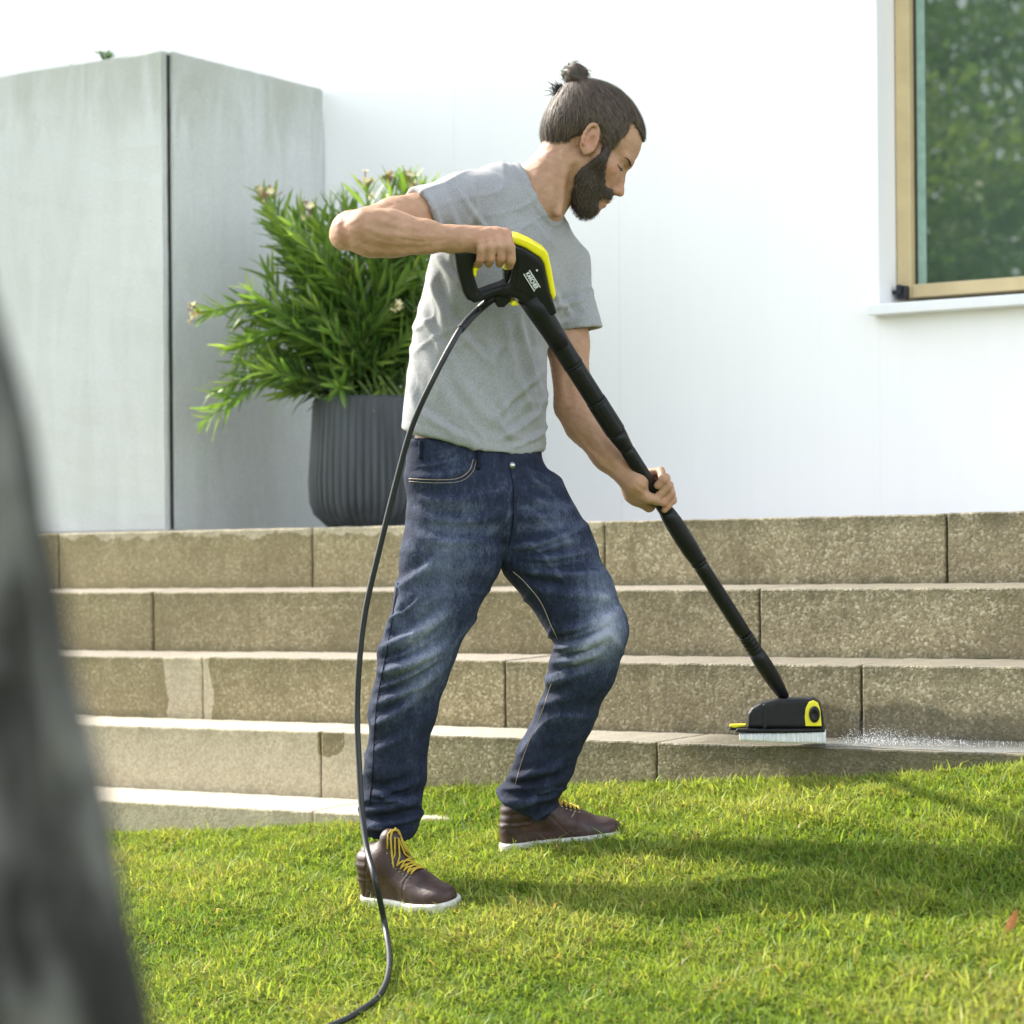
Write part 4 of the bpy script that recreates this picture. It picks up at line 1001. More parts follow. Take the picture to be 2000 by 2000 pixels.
g_r0 = U_(783, 398, 5.45); nr = nrm([-.76, -.42, -.35])
def cutR(X, Y, Z):   # only the sleeve side is cut
    d = (X-g_r0[0])*nr[0]+(Y-g_r0[1])*nr[1]+(Z-g_r0[2])*nr[2]
    near = (RS[1]-.085-Y)
    return np.minimum(d, -np.maximum(-near, -.2)+0*X) if False else np.where(Y > RS[1]-.10, d, -1.)
G.cut(cutR, .003)
g_l0 = U_(1092, 624, 5.73); nl_ = nrm([.10, -1, -.02])
def cutL(X, Y, Z):
    d = (X-g_l0[0])*nl_[0]+(Y-g_l0[1])*nl_[1]
    return np.where(X > g_l0[0]-.055, d, -1.)
G.cut(cutL, .003)
G.add(cone(RS+rd*.07, RS+rd*.30, .046, .0525), .004, '-'); G.add(cone(LS+ld*.09, LS+ld*.30, .046, .052), .004, '-')
hem = np.array([(740, 806), (757, 812), (800, 826), (870, 845), (930, 858), (985, 861), (1022, 850), (1045, 846)], float)
hx = np.array([U_(a, b, 5.60)[0] for a, b in hem]); hy = np.array([U_(a, b, 5.60)[1] for a, b in hem])
def cutH(X, Y, Z): return np.interp(X, hx, hy)-Y+0*Z+0*Y
G.cut(cutH, .004)
# neck opening
nk1, nk2 = cone(U_(1001, 372, 5.615), U_(1065, 300, 5.62), .0655, .078), cone(U_(1036, 382, 5.60), U_(1085, 340, 5.58), .040, .06); G.add(nk1, .004, '-'); G.add(nk2, .010, '-')
V, Q = G.mesh(); del G; V = relax(V, Q, 2, .5); N = vnormals(V, Q)
V = V+N*(.0030*wob(V, 21, .4, (1, .6, 1))+.0016*wob(V, 47, 1.7, (1, .6, 1)))[:, None]
fl = [(800, 500, 940, 700, 7, .006), (810, 455, 900, 560, 7, .007), (790, 560, 870, 700, 8, .006), (1010, 560, 930, 700, 8, .005), (1035, 700, 930, 800, 7, .006), (780, 760, 900, 835, 8, .005), (870, 350, 930, 440, 6, .006), (955, 600, 1020, 800, 9, .008), (985, 590, 1035, 760, 7, .007), (925, 610, 985, 850, 10, .006), (1000, 640, 1030, 800, 6, .006), (830, 430, 800, 560, 8, .006), (815, 480, 860, 640, 9, .007), (870, 520, 830, 760, 14, .005),
      (845, 350, 890, 470, 8, .006), (900, 340, 915, 420, 6, .005), (820, 370, 850, 460, 7, .006), (1050, 540, 1085, 600, 6, .006), (1040, 580, 1110, 560, 6, .006), (1060, 610, 1115, 592, 5, .005), (1035, 520, 1070, 590, 6, .006),
      (940, 830, 1025, 770, 7, .006), (960, 845, 1030, 815, 5, .005), (860, 700, 960, 820, 12, .005), (800, 640, 880, 800, 12, .004), (960, 420, 1030, 520, 12, .004), (1000, 400, 1060, 470, 7, .004), (775, 700, 800, 800, 8, .004), (905, 400, 850, 500, 8, .005)]
V = V+N*(.0045*ridged(V, 34, [.8, .45, 0], 1.1, np.clip((U_(900, 560, 5.6)[1]-V[:, 1])*4+.3, 0, 1))+.003*ridged(V, 48, [.9, -.3, 0], 2.6, 1.))[:, None]; N = vnormals(V, Q)
dn = np.minimum(nk1[0](V[:, 0], V[:, 1], V[:, 2]), nk2[0](V[:, 0], V[:, 1], V[:, 2])); V = clothfold(V, N, fl, 1.15); N = vnormals(V, Q)
V = V+N*(.0034*np.exp(-((dn-.007)/.0065)**2)-.0028*np.exp(-((dn-.0185)/.0026)**2))[:, None]
sh_hy = np.interp(V[:, 0], hx, hy); V = V+N*(-.0012*np.exp(-((V[:, 1]-sh_hy-.022)/.0022)**2))[:, None]
shirt = mk('t_shirt', GV(V), Q, M['shirt'], man, smooth=True); print('shirt', len(V))
sh_bvh = bvh_of(V, Q)
def hit(bvh, u, v, lift=.001):
    w = ray(u*K, v*K); d = w2c(w); o, nn, i, dist = bvh.ray_cast(Vector((0, 0, 0)), Vector(d/np.linalg.norm(d)))
    return None if o is None else np.array(o)+np.array(nn)*lift*(1 if nn[2] < 0 else -1)
# ---- jeans
G = Grid([-.38, -.62, 5.35], [.32, .30, 5.98], .0044)
js = [(U_(893, 838, 5.62), Llo, .160, .113), (U_(898, 900, 5.62), Llo, .170, .122), (U_(914, 940, 5.62), Llo, .174, .118)]
G.add(sections(js), 0)
RLg = [(860, 955, 5.59, .108), (850, 1050, 5.58, .104), (826, 1130, 5.57, .088), (783, 1240, 5.57, .077), (760, 1340, 5.59, .069), (746, 1450, 5.61, .064), (736, 1545, 5.63, .0655)]
LLg = [(988, 965, 5.66, .108), (1034, 1045, 5.65, .100), (1084, 1130, 5.63, .086), (1117, 1190, 5.62, .076), (1100, 1262, 5.65, .069), (1068, 1350, 5.69, .062), (1030, 1440, 5.74, .059), (993, 1503, 5.77, .062)]
for L in (RLg, LLg):
    for p, q in zip(L[:-1], L[1:]): G.add(cone(U_(*p[:3]), U_(*q[:3]), p[3], q[3]), .02)
# waist and hem openings
wy0, wy1 = U_(760, 822, 5.6), U_(1030, 842, 5.6)
G.cut(lambda X, Y, Z: Y-(wy0[1]+(wy1[1]-wy0[1])*(X-wy0[0])/(wy1[0]-wy0[0]))+0*Z, .004)
for L, dv in ((RLg, 1580), (LLg, 1518)):
    a = U_(*L[-2][:3]); b = U_(*L[-1][:3]); d_ = nrm(b-a); c_ = b+d_*(.055 if L is RLg else .022)
    cx_ = c_[0]
    G.cut((lambda c_, d_: (lambda X, Y, Z: np.where((np.abs(X-c_[0]) < .12) & (Y < c_[1]+.10), (X-c_[0])*d_[0]+(Y-c_[1])*d_[1]+(Z-c_[2])*d_[2], -1.)))(c_, d_), .003)
    G.add(cone(c_+d_*.03, c_-d_*.035, .054, .050), .004, '-')
V, Q = G.mesh(); del G; V = relax(V, Q, 2, .5); N = vnormals(V, Q)
pu = (1000+FPX*V[:, 0]/V[:, 2])/K; pv = (1132-FPX*V[:, 1]/V[:, 2]-RHO*(pu*K-1000))/K
V = V+N*(.0030*wob(V, 24, 2.1, (1, .8, 1))+.0018*wob(V, 55, .7, (.8, 1.4, 1)))[:, None]
jl = [(710, 1250, 830, 1195, 4, .006), (706, 1300, 830, 1240, 4, .006), (722, 1180, 800, 1120, 4, .005), (1040, 1210, 1150, 1172, 4, .007), (1030, 1240, 1120, 1210, 4, .006), (965, 1048, 1100, 1010, 4, .005), (965, 1062, 1110, 1056, 4, .005), (690, 1515, 780, 1490, 4, .006), (940, 1500, 1050, 1482, 4, .006), (790, 880, 870, 862, 4, .003), (1000, 900, 1050, 925, 4, .004), (700, 1230, 850, 1150, 11, .012), (705, 1270, 845, 1215, 10, .013), (700, 1330, 835, 1262, 9, .010), (712, 1215, 760, 1130, 9, .008), (700, 1370, 800, 1300, 9, .009), (745, 1110, 830, 1050, 10, .007), (692, 1420, 770, 1380, 9, .006),
      (950, 1040, 1120, 985, 9, .008), (955, 1055, 1130, 1035, 8, .009), (960, 1068, 1150, 1080, 9, .008), (985, 1100, 1165, 1125, 9, .006), (1045, 1195, 1175, 1150, 10, .007), (1035, 1225, 1150, 1195, 9, .013), (1030, 1250, 1140, 1225, 8, .011), (1015, 1290, 1120, 1255, 9, .008), (1000, 1330, 1080, 1310, 9, .006),
      (688, 1500, 790, 1470, 8, .008), (684, 1530, 795, 1500, 8, .011), (684, 1555, 795, 1535, 7, .012), (690, 1480, 780, 1520, 7, .008), (935, 1490, 1065, 1470, 8, .010), (940, 1510, 1055, 1495, 7, .012), (950, 1470, 1060, 1440, 8, .007),
      (770, 900, 900, 880, 8, .004), (780, 940, 930, 930, 9, .005), (790, 975, 940, 975, 9, .006), (775, 1010, 925, 1020, 10, .005), (985, 930, 1070, 960, 9, .006), (980, 975, 1090, 960, 9, .006), (968, 900, 962, 1040, 6, .005), (980, 880, 1050, 905, 8, .005)]
V = clothfold(V, N, jl, 1.15); N = vnormals(V, Q)
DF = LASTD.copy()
lowm = np.clip((U_(900, 1060, 5.6)[1]-V[:, 1])*6, 0, 1); hemm = np.clip((U_(900, 1430, 5.6)[1]-V[:, 1])*9, 0, 1); lg = pu < 930
RD = (.0055*ridged(V, 30, np.array([-.35, .93, 0]), .8, lowm*lg)+.0055*ridged(V, 30, np.array([-.1, .99, 0]), 2.8, lowm*~lg)+.007*ridged(V, 46, [.15, 1, 0], 1.9, hemm)+.003*ridged(V, 40, [.2, 1, 0], 4.2, 1-lowm)); V = V+N*RD[:, None]; N = vnormals(V, Q)
fade = np.full(len(V), .20)
def fd(L, s, amt):
    global fade
    P = V; 
    for (u, v, Z, ru, rv, a) in L:
        c = U_(u, v, Z); dx = (P[:, 0]-c[0])/(ru*px2m(Z)); dy = (P[:, 1]-c[1])/(rv*px2m(Z)); fade += a*np.exp(-(dx*dx+dy*dy))
fd([(860, 960, 5.6, 90, 90, .14), (1040, 960, 5.6, 80, 80, .12), (760, 1380, 5.6, 70, 120, .08), (1060, 1340, 5.6, 80, 110, .08), (820, 1120, 5.6, 65, 120, .28), (800, 1215, 5.6, 50, 60, .42), (780, 1290, 5.6, 45, 45, .28), (1135, 1130, 5.6, 50, 85, .42), (1150, 1190, 5.6, 35, 45, .40), (1110, 1235, 5.6, 50, 40, .34), (870, 1030, 5.6, 60, 70, .20), (1060, 1010, 5.6, 60, 60, .14), (860, 870, 5.6, 40, 25, .12)], 0, 0)
ss = np.sin(pv*.16+1.2*np.sin(pu*.012))*np.exp(-((pv-985)/70)**2)*.10; fade += ss*(np.abs(pu-965) > 12)
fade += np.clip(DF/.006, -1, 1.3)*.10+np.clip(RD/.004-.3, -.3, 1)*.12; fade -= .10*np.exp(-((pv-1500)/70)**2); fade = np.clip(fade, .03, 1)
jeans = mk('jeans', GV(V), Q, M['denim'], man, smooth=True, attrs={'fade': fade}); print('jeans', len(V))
jb = bvh_of(V, Q)
def trace(bvh, pts, r, name, mat, par, lift=.0006, n=10, seg=5):
    P = [hit(bvh, a, b, lift) for a, b in spline(np.array(pts, float), n)]; P = [p for p in P if p is not None]
    if len(P) > 3: return MB().tube(GV(np.array(P)), r, seg).build(name, mat, par, True)
trace(jb, [(772, 903), (820, 905), (862, 903), (885, 888), (893, 866)], .0008, 'pocket_stitching', M['thread'], jeans)
trace(jb, [(772, 908), (822, 911), (868, 908), (891, 891), (899, 868)], .0006, 'pocket_stitching', M['thread'], jeans)
trace(jb, [(962, 885), (968, 920), (968, 980), (960, 1030)], .0012, 'fly_stitching', M['denim'], jeans, .001)
trace(jb, [(968, 1078), (990, 1098), (1020, 1135), (1040, 1180), (1052, 1205)], .0010, 'inseam', M['thread'], jeans)
trace(jb, [(752, 1100), (730, 1230), (712, 1330), (704, 1450), (698, 1520)], .0013, 'outseam', M['denim'], jeans, .0015)
trace(jb, [(1040, 1290), (1020, 1350), (990, 1420), (972, 1480)], 0.0008, 'outseam', M['thread'], jeans, .0003)
for (u0, v0) in ((902, 846), (795, 826)):
    P = [hit(jb, u0, v, .003) for v in np.linspace(v0+6, v0+40, 6)]; P = [p for p in P if p is not None]
    if len(P) > 2: MB().tube(GV(np.array(P)), .0048, 6).build('belt_loop', M['denim'], jeans, True)
c = hit(jb, 965, 878, .001)
if c is not None: MB().tube(GV(np.array([c, c+np.array([0, 0, -.004])])), .0075, 14).build('button', M['eyelet'], jeans, True)

# ---- shoes
def shoe(heel, F, U, tone):
    F = nrm(F); U = np.array(U, float); U = nrm(U-F*U.dot(F)); W = np.cross(F, U)
    if W[2] > 0: W = -W                    # towards the camera
    A = np.stack([F, U, W]); P = lambda f, u, w=0.: heel+F*f+U*u+W*w
    lo = np.min([P(f, u, w) for f in (-.03, .32) for u in (-.03, .2) for w in (-.07, .07)], 0); hi = np.max([P(f, u, w) for f in (-.03, .32) for u in (-.03, .2) for w in (-.07, .07)], 0)
    foot = [((.036, .0), .034), ((.10, .002), .032), ((.15, .004), .036), ((.205, .004), .046), ((.238, .0), .042)]
    def plan(X, Y, Z, grow):
        p = (X-heel[0], Y-heel[1], Z-heel[2]); f = p[0]*F[0]+p[1]*F[1]+p[2]*F[2]; w = p[0]*W[0]+p[1]*W[1]+p[2]*W[2]; u = p[0]*U[0]+p[1]*U[1]+p[2]*U[2]; d = None
        for (a, ra), (b, rb) in zip(foot[:-1], foot[1:]):
            ex, ey = b[0]-a[0], b[1]-a[1]; t = np.clip(((f-a[0])*ex+(w-a[1])*ey)/(ex*ex+ey*ey), 0, 1)
            q = np.sqrt((f-a[0]-ex*t)**2+(w-a[1]-ey*t)**2)-(ra+(rb-ra)*t+grow); d = q if d is None else np.minimum(d, q)
        return d, u, f
    def sole(X, Y, Z):
        d, u, f = plan(X, Y, Z, .003); hh = .014; dz = np.abs(u-hh)-hh+.004; d = d+.004
        return np.minimum(np.maximum(d, dz), 0)+np.sqrt(np.maximum(d, 0)**2+np.maximum(dz, 0)**2)-.004
    g = Grid(lo, hi, .0034); g.add((sole, lo, hi), 0); V, Q = g.mesh(); V = relax(V, Q, 1)
    sh = None
    g = Grid(lo, hi, .0034); 
    for p, k in ((cone(P(.040, .045), P(.050, .100), .034, .034), 0), (cone(P(.056, .098), P(.094, .108), .037, .041), .02), (cone(P(.090, .090), P(.170, .055), .038, .035), .03), (cone(P(.04, .035), P(.17, .034), .034, .036), .03), (ell(P(.215, .030), A, (.066, .033, .045)), .03), (cone(P(.112, .095), P(.118, .152), .030, .024), .012)): g.add(p, k)
    def pc_(X, Y, Z):
        d, u, f = plan(X, Y, Z, .0); return d-.014*np.clip((u-.045)/.05, 0, 1)
    g.cut(pc_, .012); g.cut(lambda X, Y, Z: .022-plan(X, Y, Z, 0)[1], .002)
    V2, Q2 = g.mesh(); V2 = relax(V2, Q2, 1); N2 = vnormals(V2, Q2)
    l = (V2-heel)@A.T; pad = .0022*np.abs(np.sin((l[:, 1]-.02)*math.pi/.018))*((l[:, 1] > .065) & (l[:, 1] < .138) & (l[:, 0] < .070))
    seam = -.0015*np.exp(-(((l[:, 0]-.165)-.25*(l[:, 1]-.03))/.002)**2)-.0015*np.exp(-((l[:, 0]-.035-.5*(l[:, 1]-.03))/.002)**2)
    seam += -.0012*np.exp(-(((l[:, 0]-.085)+.85*(l[:, 1]-.12))/.0022)**2)*(np.abs(l[:, 2]) > .02)
    V2 = V2+N2*(pad+seam+.0010*wob(V2, 60, .3))[:, None]
    up = mk('shoe', GV(V2), Q2, M['leather'], man, smooth=True)
    mk('sole', GV(V), Q, M['rubber'], up, smooth=True)
    b = bvh_of(V2, Q2)
    def top(f, w, lift):     # drop onto the upper from above
        o = P(f-.25*.2, .30, w); d = Vector(-U+F*.0); r = b.ray_cast(Vector(P(f, .30, w)), Vector(-U)); 
        return np.array(r[0])+U*lift+F*lift*.5 if r[0] is not None else None
    mb = MB(); rows = np.linspace(.128, .184, 7)
    for i, f in enumerate(rows):
        for sg in (-1, 1):
            f2 = f+.0095 if i < 6 else f
            hw_ = .024-.0007*i
            pts = [top(f+(f2-f)*t, sg*hw_*(1-2*t), .003) for t in np.linspace(0, 1, 7)]; pts = [p for p in pts if p is not None]
            if len(pts) > 3: mb.tube(GV(np.array(pts)), .0019, 6)
    for sg in (-1, 1):          # bow ends hanging to the side
        pts = [top(.130, sg*.006, .005), top(.134, sg*.020, .007), top(.142, sg*.030, .006)]; pts = [p for p in pts if p is not None]
        if len(pts) == 3: mb.tube(GV(spline(pts, 5)), .0018, 6)
    if mb.v: mb.build('laces', M['lace'], up, True)
    for f in rows:
        for sg in (-1, 1):
            p = top(f, sg*.026, .001)
            if p is not None: MB().tube(GV(np.array([p, p+U*.002])), .0026, 8).build('eyelet', M['eyelet'], up)
    for pl_, nm in (([(.165, .036), (.172, .030), (.176, .020), (.177, .0)], 'toe_seam'),):
        for sg in (-1, 1):
            pp = [top(a, sg*w_, .0006) for a, w_ in pl_]; pp = [q for q in pp if q is not None]
            if len(pp) > 3: MB().tube(GV(spline(pp, 5)), .0011, 5).build(nm, M['thread'], up, True)
    return up
def gc(u, v, up=0.):
    w = onG(u, v); w[2] += up; return w2c(w)
gn = nrm([-GA*C_-GB*S_*1., 1., GA*S_-GB*C_])          # lawn normal, camera axes (right, up, depth)
gn = nrm(w2c(np.array([-GA, -GB, 1.])))
toe = gc(862, 1722); F = nrm([.72, -.17, -.66]); F = nrm(F-gn*F.dot(gn)); heel = toe-F*.283
shoe(heel, F, gn*.9+np.array([0, .1, 0]), 0)
heel2 = U_(944, 1614, 5.80); F2 = nrm([1., .10, .06]); F2 = nrm(F2)
heel2w = c2w(heel2); print('left heel above ground', heel2w[2]-float(ground_z(heel2w[0], heel2w[1])), 'toe', [float(c2w(heel2+F2*.28)[2]-ground_z(*c2w(heel2+F2*.28)[:2]))])
print('right heel', heel, 'u', (1000+FPX*heel[0]/heel[2])/K)
shoe(heel2, F2, gn*.3+np.array([-.1, 1, 0]), 0)

# ================================================================== PRESSURE WASHER LANCE
tool = empty('pressure_washer_lance', c2w(LB), label='long black pressure washer lance with yellow trimmed trigger gun and square scrubbing brush head', cat='pressure washer')
gz_ = (LB[2]-LA[2])/((1478-1003)**2+(1312-565)**2)**.5
au, av = nrm([1478-1003, 1312-565])
def GP(x, y, dz=0.):              # gun crop pixel -> point on the gun's own plane
    u, v = (860+x/8.05)/K, (440+y/8.05)/K; Z = LA[2]+gz_*((u-1003)*au+(v-565)*av)+dz; return U_(u, v, Z)
O = GP(1000, 800); ex = nrm(GP(1500, 800)-O); ey0 = GP(1000, 300)-O; ez = nrm(np.cross(ex, ey0)); ey = np.cross(ez, ex)
if ey.dot(ey0) < 0: ey = -ey
if ez[2] > 0: ez = -ez
def G2(pts): return [((GP(*p)-O).dot(ex), (GP(*p)-O).dot(ey)) for p in pts]
def gun_part(name, items, mat, parent, h=.0021, cuts=(), extra=()):
    P = [prism(G2(p), O+ez*o_, ex, ey, ez, hw_, r_) for p, hw_, r_, o_ in items]+list(extra)
    lo = np.min([p[1] for p in P], 0)-.012; hi = np.max([p[2] for p in P], 0)+.012; g = Grid(lo, hi, h)
    for p in P: g.add(p, .006)
    for p in cuts: g.add(p, .002, '-')
    V, Q = g.mesh(); V = relax(V, Q, 1, .4); return mk(name, GV(V), Q, mat, parent, smooth=True)
bodyp = [(1095, 245), (1300, 325), (1530, 470), (1590, 560), (1690, 1040), (1740, 1150), (1800, 1330), (1560, 1480), (1330, 1230), (1180, 1120), (1060, 1070), (930, 1060), (960, 930), (1040, 860), (1080, 700), (1120, 560), (1060, 420)]
loop1 = [(200, 400), (240, 700), (330, 1020), (400, 1140), (500, 1180), (640, 1150), (590, 1020), (520, 800), (480, 660), (500, 560), (620, 520), (640, 400), (560, 360), (300, 360)]
loop2 = [(500, 1180), (640, 1150), (900, 1070), (1100, 1080), (1100, 900), (960, 900), (780, 960), (600, 1030), (480, 1050)]
barp = [(480, 350), (1150, 330), (1150, 540), (480, 540)]
a1, a2 = G2([(1000, 1100)]), 0
gun = gun_part('gun_body', [(bodyp, .023, .007, 0), (loop1, .018, .008, 0), (loop2, .018, .008, 0), (barp, .014, .010, 0), ([(830, 1130), (960, 1020), (1120, 1080), (1080, 1180), (980, 1270), (880, 1270)], .014, .006, 0)], M['black'], tool)
gun_part('side_panel', [([(1130, 340), (1300, 390), (1480, 500), (1550, 600), (1640, 1030), (1560, 1180), (1300, 1010), (1110, 940), (1150, 780), (1175, 560)], .0012, .0006, .0232)], M['black'], tool, .0012)
gun_part('yellow_trim', [([(1075, 150), (1150, 130), (1235, 142), (1420, 222), (1620, 340), (1665, 405), (1720, 650), (1790, 1060), (1740, 1150), (1690, 1040), (1590, 560), (1530, 470), (1300, 322), (1085, 240)], .019, .006, 0)], M['yellow'], tool)
gun_part('trigger', [([(1030, 540), (1085, 560), (1120, 640), (1100, 690), (990, 690), (985, 600)], .010, .004, 0)], M['yellow'], tool)
gun_part('trigger_lever', [([(980, 690), (1100, 690), (1060, 860), (1000, 870)], .011, .004, 0)], M['black'], tool)
gun_part('yellow_liner', [([(600, 585), (540, 600), (487, 650), (487, 740), (510, 770), (535, 770), (540, 690), (575, 645), (610, 640)], .0195, .003, 0)], M['yellow'], tool)
gun_part('release_latch', [([(1150, 1150), (1200, 1180), (1225, 1240), (1100, 1250), (1085, 1200)], .012, .004, 0)], M['yellow'], tool)
# badge lettering
cu = bpy.data.curves.new('lettering', 'FONT'); cu.body = 'KÄRCHER'; cu.size = .0125; cu.align_x = 'CENTER'; cu.align_y = 'CENTER'; cu.extrude = .0003; cu.offset = .00035; cu.space_character = 1.0
to = bpy.data.objects.new('lettering', cu); col.objects.link(to)
bpy.context.view_layer.update(); me = bpy.data.meshes.new_from_object(to.evaluated_get(bpy.context.evaluated_depsgraph_get())); bpy.data.objects.remove(to)
tv = np.array([v.co[:] for v in me.vertices]); tf = [list(p.vertices) for p in me.polygons]
c = GP(1385, 805); xa = nrm(GP(1490, 975)-GP(1280, 640)); xa = nrm(xa-ez*xa.dot(ez)); ya = np.cross(ez, xa); ya = ya if ya[1] > 0 else -ya
tv[:, 0] *= .043/(np.ptp(tv[:, 0])+1e-9)
Vt = c+ez*.0262+tv[:, :1]*xa+tv[:, 1:2]*ya+tv[:, 2:3]*ez
mk('lettering', GV(Vt), tf, M['silver'], tool)
for s in (-1, 1):
    a = c+ez*.0262+ya*s*.0072; mb = MB(); q = [a-xa*.0235-ya*.0009, a+xa*.0235-ya*.0009, a+xa*.0235+ya*.0009, a-xa*.0235+ya*.0009]
    mb.add(GV(np.array(q+[x+ez*.0005 for x in q])), [(0, 1, 2, 3), (4, 5, 6, 7), (0, 1, 5, 4), (1, 2, 6, 5), (2, 3, 7, 6), (3, 0, 4, 7)]); mb.build('logo_bar', M['silver'], tool)
p = GP(1465, 645); MB().tube(GV(np.array([p+ez*.0235, p+ez*.0262])), .0022, 10).build('screw', M['silver'], tool)
p = GP(590, 1050); MB().tube(GV(np.array([p+ez*.010, p+ez*.0185])), .0035, 10).build('screw', M['black'], tool)
def seg(name, us, rs, mat=M['black'], n=24, ribs=0):
    P = np.array([lance(u) for u in us]); return MB().tube(GV(P), rs, n).build(name, mat, tool, True)
def flat_seg(name, u0, u1, r, rib=True):
    """lance sleeve with long grooves"""
    ts = np.linspace(0, 1, 14); V = []; F = []; NSG = 48
    for t in ts:
        p = lance(u0)*(1-t)+lance(u1)*t; e = .88 if (t < .01 or t > .99) else 1
        for j in range(NSG):
            a = 2*math.pi*j/NSG; rr = r*e*(1-.07*(abs(math.cos(3*a+.4)) > .93)); V.append(p+(le1*math.cos(a)+le2*math.sin(a))*rr)
    m = len(ts)
    for i in range(m-1):
        for j in range(NSG): F.append((i*NSG+j, i*NSG+(j+1) % NSG, (i+1)*NSG+(j+1) % NSG, (i+1)*NSG+j))
    F += [tuple(range(NSG))[::-1], tuple(range((m-1)*NSG, m*NSG))]
    return mk(name, GV(V), F, M['black'], tool, smooth=True)
seg('neck_tube', (1003, 1020, 1045, 1062), (.027, .0255, .0228, .0222))
flat_seg('lance_tube', 1060, 1084, .0213); flat_seg('lance_tube', 1084.6, 1128, .0208)
flat_seg('lance_collar', 1127, 1166, .0222); seg('lance_taper', (1165, 1172, 1180, 1184), (.0205, .0190, .0165, .0158))
flat_seg('lance_tube', 1182, 1262, .0160)
seg('coupling', (1258, 1264, 1272, 1290, 1304, 1312, 1320), (.0165, .0185, .0200, .0210, .0205, .0185, .0172))
flat_seg('lance_tube', 1318, 1405, .0168)
def ringed(name, u0, u1, r0, n):
    us = np.linspace(u0, u1, n*4+1); rs = [r0*(1+.045*math.sin(i*math.pi/2)) for i in range(len(us))]; return seg(name, us, rs)
ringed('lower_sleeve', 1404, 1425, .0166, 5)
seg('swivel_joint', (1424, 1432, 1440, 1452, 1462, 1470, 1478), (.0168, .0185, .0192, .0186, .0170, .0145, .0120))
for u in (1084.3, 1128, 1318): seg('ring', (u-1.2, u+1.2), (.0219, .0219) if u < 1200 else (.0186, .0186))
# ---- brush head on the fourth step
def BP(x, y, dz=0.): u, v = (1380+x/6.04)/K, (1280+y/6.04)/K; return U_(u, v, LB[2]-.045+dz)
bo = BP(900, 870); q = nrm(np.array([math.cos(.13), 0, -math.sin(.13)])); bex = q; bez = np.array([q[2], 0, -q[0]]); bey = np.array([0, 1., 0])
if bez[2] > 0: bez = -bez
def B2(pts): return [((BP(*p)-bo)[0]/bex[0], (BP(*p)-bo)[1]) for p in pts]
def bpart(name, items, mat, h=.0023, par=None, sub=()):
    P = [prism(B2(p), bo+bez*o_, bex, bey, bez, hw_, r_) for p, hw_, r_, o_ in items]; lo = np.min([p[1] for p in P], 0)-.012; hi = np.max([p[2] for p in P], 0)+.012; g = Grid(lo, hi, h)
    for p in P: g.add(p, .003)
    for p in sub: g.add(p, .002, '-')
    V, Q = g.mesh(); return mk(name, GV(V), Q, mat, par or tool, smooth=True)
bpart('brush_housing', [([(478, 870), (490, 690), (535, 620), (640, 560), (850, 515), (1250, 500), (1325, 560), (1365, 720), (1375, 870)], .052, .010, -.045)], M['black'])
bpart('housing_rib', [([(665, 870), (668, 580), (712, 560), (715, 870)], .0535, .002, -.045)], M['black'])
bpart('skirt', [([(350, 905), (360, 865), (1385, 855), (1390, 895), (900, 915)], .062, .004, -.045)], M['black'])
bpart('bristle_ring', [([(388, 925), (400, 1008), (900, 1030), (1400, 1035), (1398, 895)], .058, .005, -.045)], M['bristle'], .0023)
bpart('yellow_plate', [([(1165, 830), (1155, 720), (1165, 620), (1200, 550), (1255, 525), (1310, 555), (1335, 640), (1350, 830)], .0025, .001, .0085)], M['yellow'], .0014)
kb = B2([(1268, 690)])[0]; kc = bo+bex*kb[0]+bey*kb[1]+bez*.0112; ring = [kc+bex*.0155*math.cos(a)+bey*.0165*math.sin(a) for a in np.linspace(0, 6.283, 25)]
mb = MB(); 
V = []; F = []
for (r, z) in ((1.12, .0), (1.1, .004), (.9, .0075), (.75, .0085), (.5, .0065), (0.02, .006)):
    for j in range(28): a = 2*math.pi*j/28; V.append(kc+bex*.0112*r*math.cos(a)+bey*.0170*r*math.sin(a)+bez*z*1.4)
for i in range(5):
    for j in range(28): F.append((i*28+j, i*28+(j+1) % 28, (i+1)*28+(j+1) % 28, (i+1)*28+j))
mk('knob', GV(V), F, M['black'], tool, smooth=True)
bpart('tab', [([(265, 850), (275, 828), (465, 822), (470, 850), (330, 868)], .016, .002, -.04)], M['yellow'], .0014)
bpart('clip', [([(260, 895), (275, 868), (380, 868), (370, 900)], .014, .002, -.04)], M['black'], .0014)

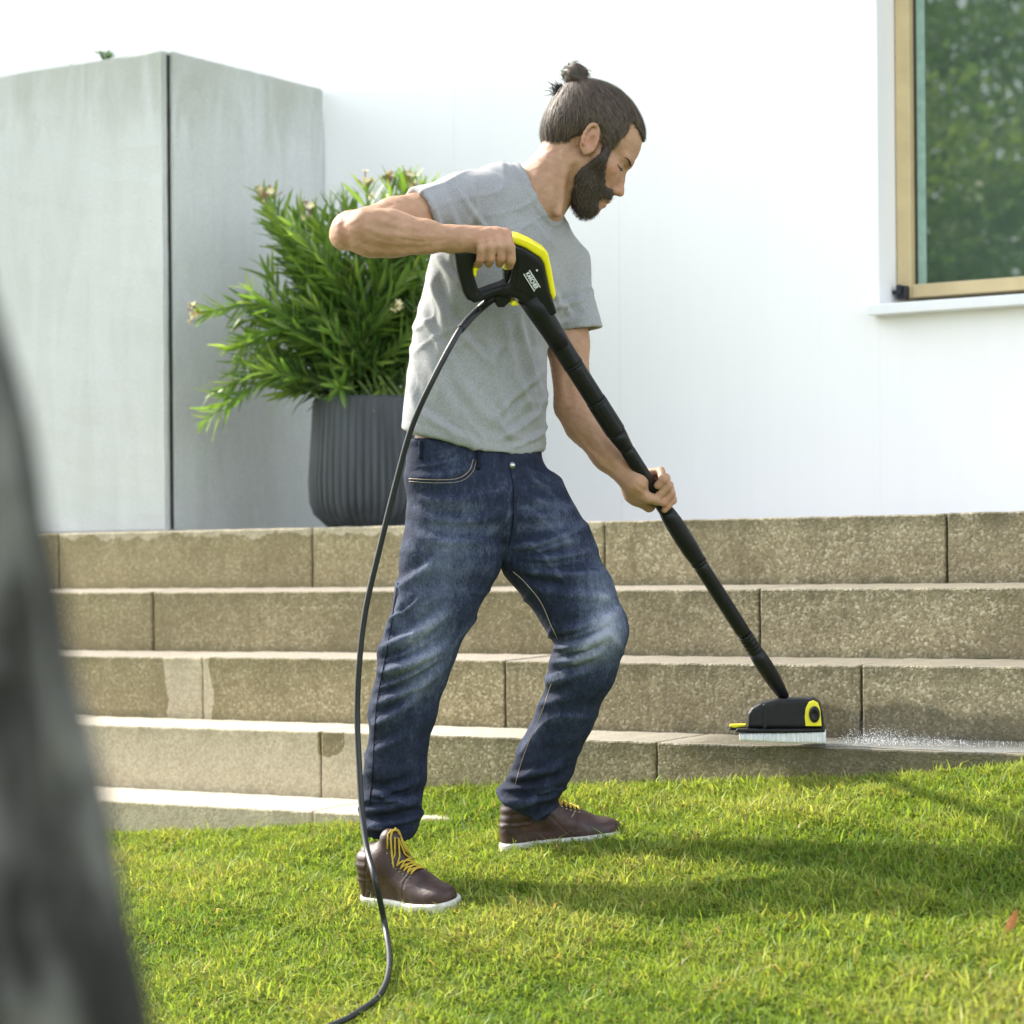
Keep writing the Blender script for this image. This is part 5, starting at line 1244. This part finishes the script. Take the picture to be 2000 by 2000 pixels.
# ================================================================== HOSE
hp_ = [GP(985, 1090), GP(880, 1120), GP(760, 1200), GP(620, 1300)]
g2 = [(868, 622, 5.27), (820, 710, 5.25), (779, 800, 5.27), (750, 900, 5.30), (715, 1040, 5.33), (690, 1150, 5.35), (678, 1250, 5.36), (674, 1350, 5.37), (678, 1450, 5.36), (683, 1530, 5.34), (692, 1600, 5.29), (708, 1660, 5.22)]
P = [U_(*q) for q in g2]
gpts = [onG(a, b, c_) for a, b, c_ in ((727, 1750, .05), (735, 1820, .034), (718, 1875, .028), (672, 1912, .026), (625, 1935, .024), (540, 1968, .02), (430, 2000, .02))]
P = [c2w(p) for p in P]+[U for U in gpts]
hs_ = c2w(np.array(hp_))
sp_ = spline(list(hs_[:1])+[c2w(GP(880, 1120)), c2w(GP(760, 1180)), c2w(GP(560, 1350))]+P, 10)
MB().tube(spline([hs_[0], c2w(GP(900, 1120)), c2w(GP(760, 1195)), c2w(GP(560, 1370)), P[0]], 8), np.linspace(.0095, .0082, 33), 14).build('strain_relief', M['black'], tool, True)
MB().tube(sp_, .0062, 14).build('hose', M['hose'], None, True, label='thin black hose hanging from the trigger gun and trailing over the grass', cat='hose')

# ================================================================== WATER
zt_ = (HF[3]+HB[3])/2
V = []; F = []; xs_ = np.linspace(float(onD(1540, 1390, 5.45)[0]), float(onD(1931, 1390, 5.45)[0])+.5, 60)
for i, x in enumerate(xs_):
    t = i/59; w0 = 5.365+.02*math.sin(x*9)+.01*math.sin(x*31); w1 = FACE[2]-.004
    for yy in (w0, w0+.008, w1-.006, w1): V.append((x, yy, HF[3]+(HB[3]-HF[3])*(yy-5.345)/.258+(.0035 if yy in (w0+.008, w1-.006) else .0006)))
for i in range(59):
    for j in range(3): F.append((i*4+j, (i+1)*4+j, (i+1)*4+j+1, i*4+j+1))
mk('puddle', V, F, M['water'], None, True, label='thin film of rinse water lying on the fourth step right of the brush', cat='puddle')
mb_v = []; mb_f = []; ico = bmesh.new(); bmesh.ops.create_icosphere(ico, subdivisions=1, radius=1); ico.verts.ensure_lookup_table()
iv = np.array([v.co[:] for v in ico.verts]); jf = [[v.index for v in f.verts] for f in ico.faces]; ico.free()
ob = c2w(BP(1400, 900)); 
for i in range(2400):
    t = abs(random.gauss(0, .16))+.005; p = np.array([ob[0]+t, random.uniform(5.36, 5.60), zt_+.004+abs(random.gauss(0, .018))*math.exp(-t*5)]); r = random.uniform(.0002, .0005)*(1+.8*(random.random() < .12))*(1.3 if t < .08 else 1)
    b = len(mb_v); mb_v += [p+x*r for x in iv]; mb_f += [tuple(k+b for k in f) for f in jf]
mk('water_spray', mb_v, mb_f, M['foam'], None, True, label='white spray droplets thrown up beside the scrubbing brush', cat='water', kind='stuff')
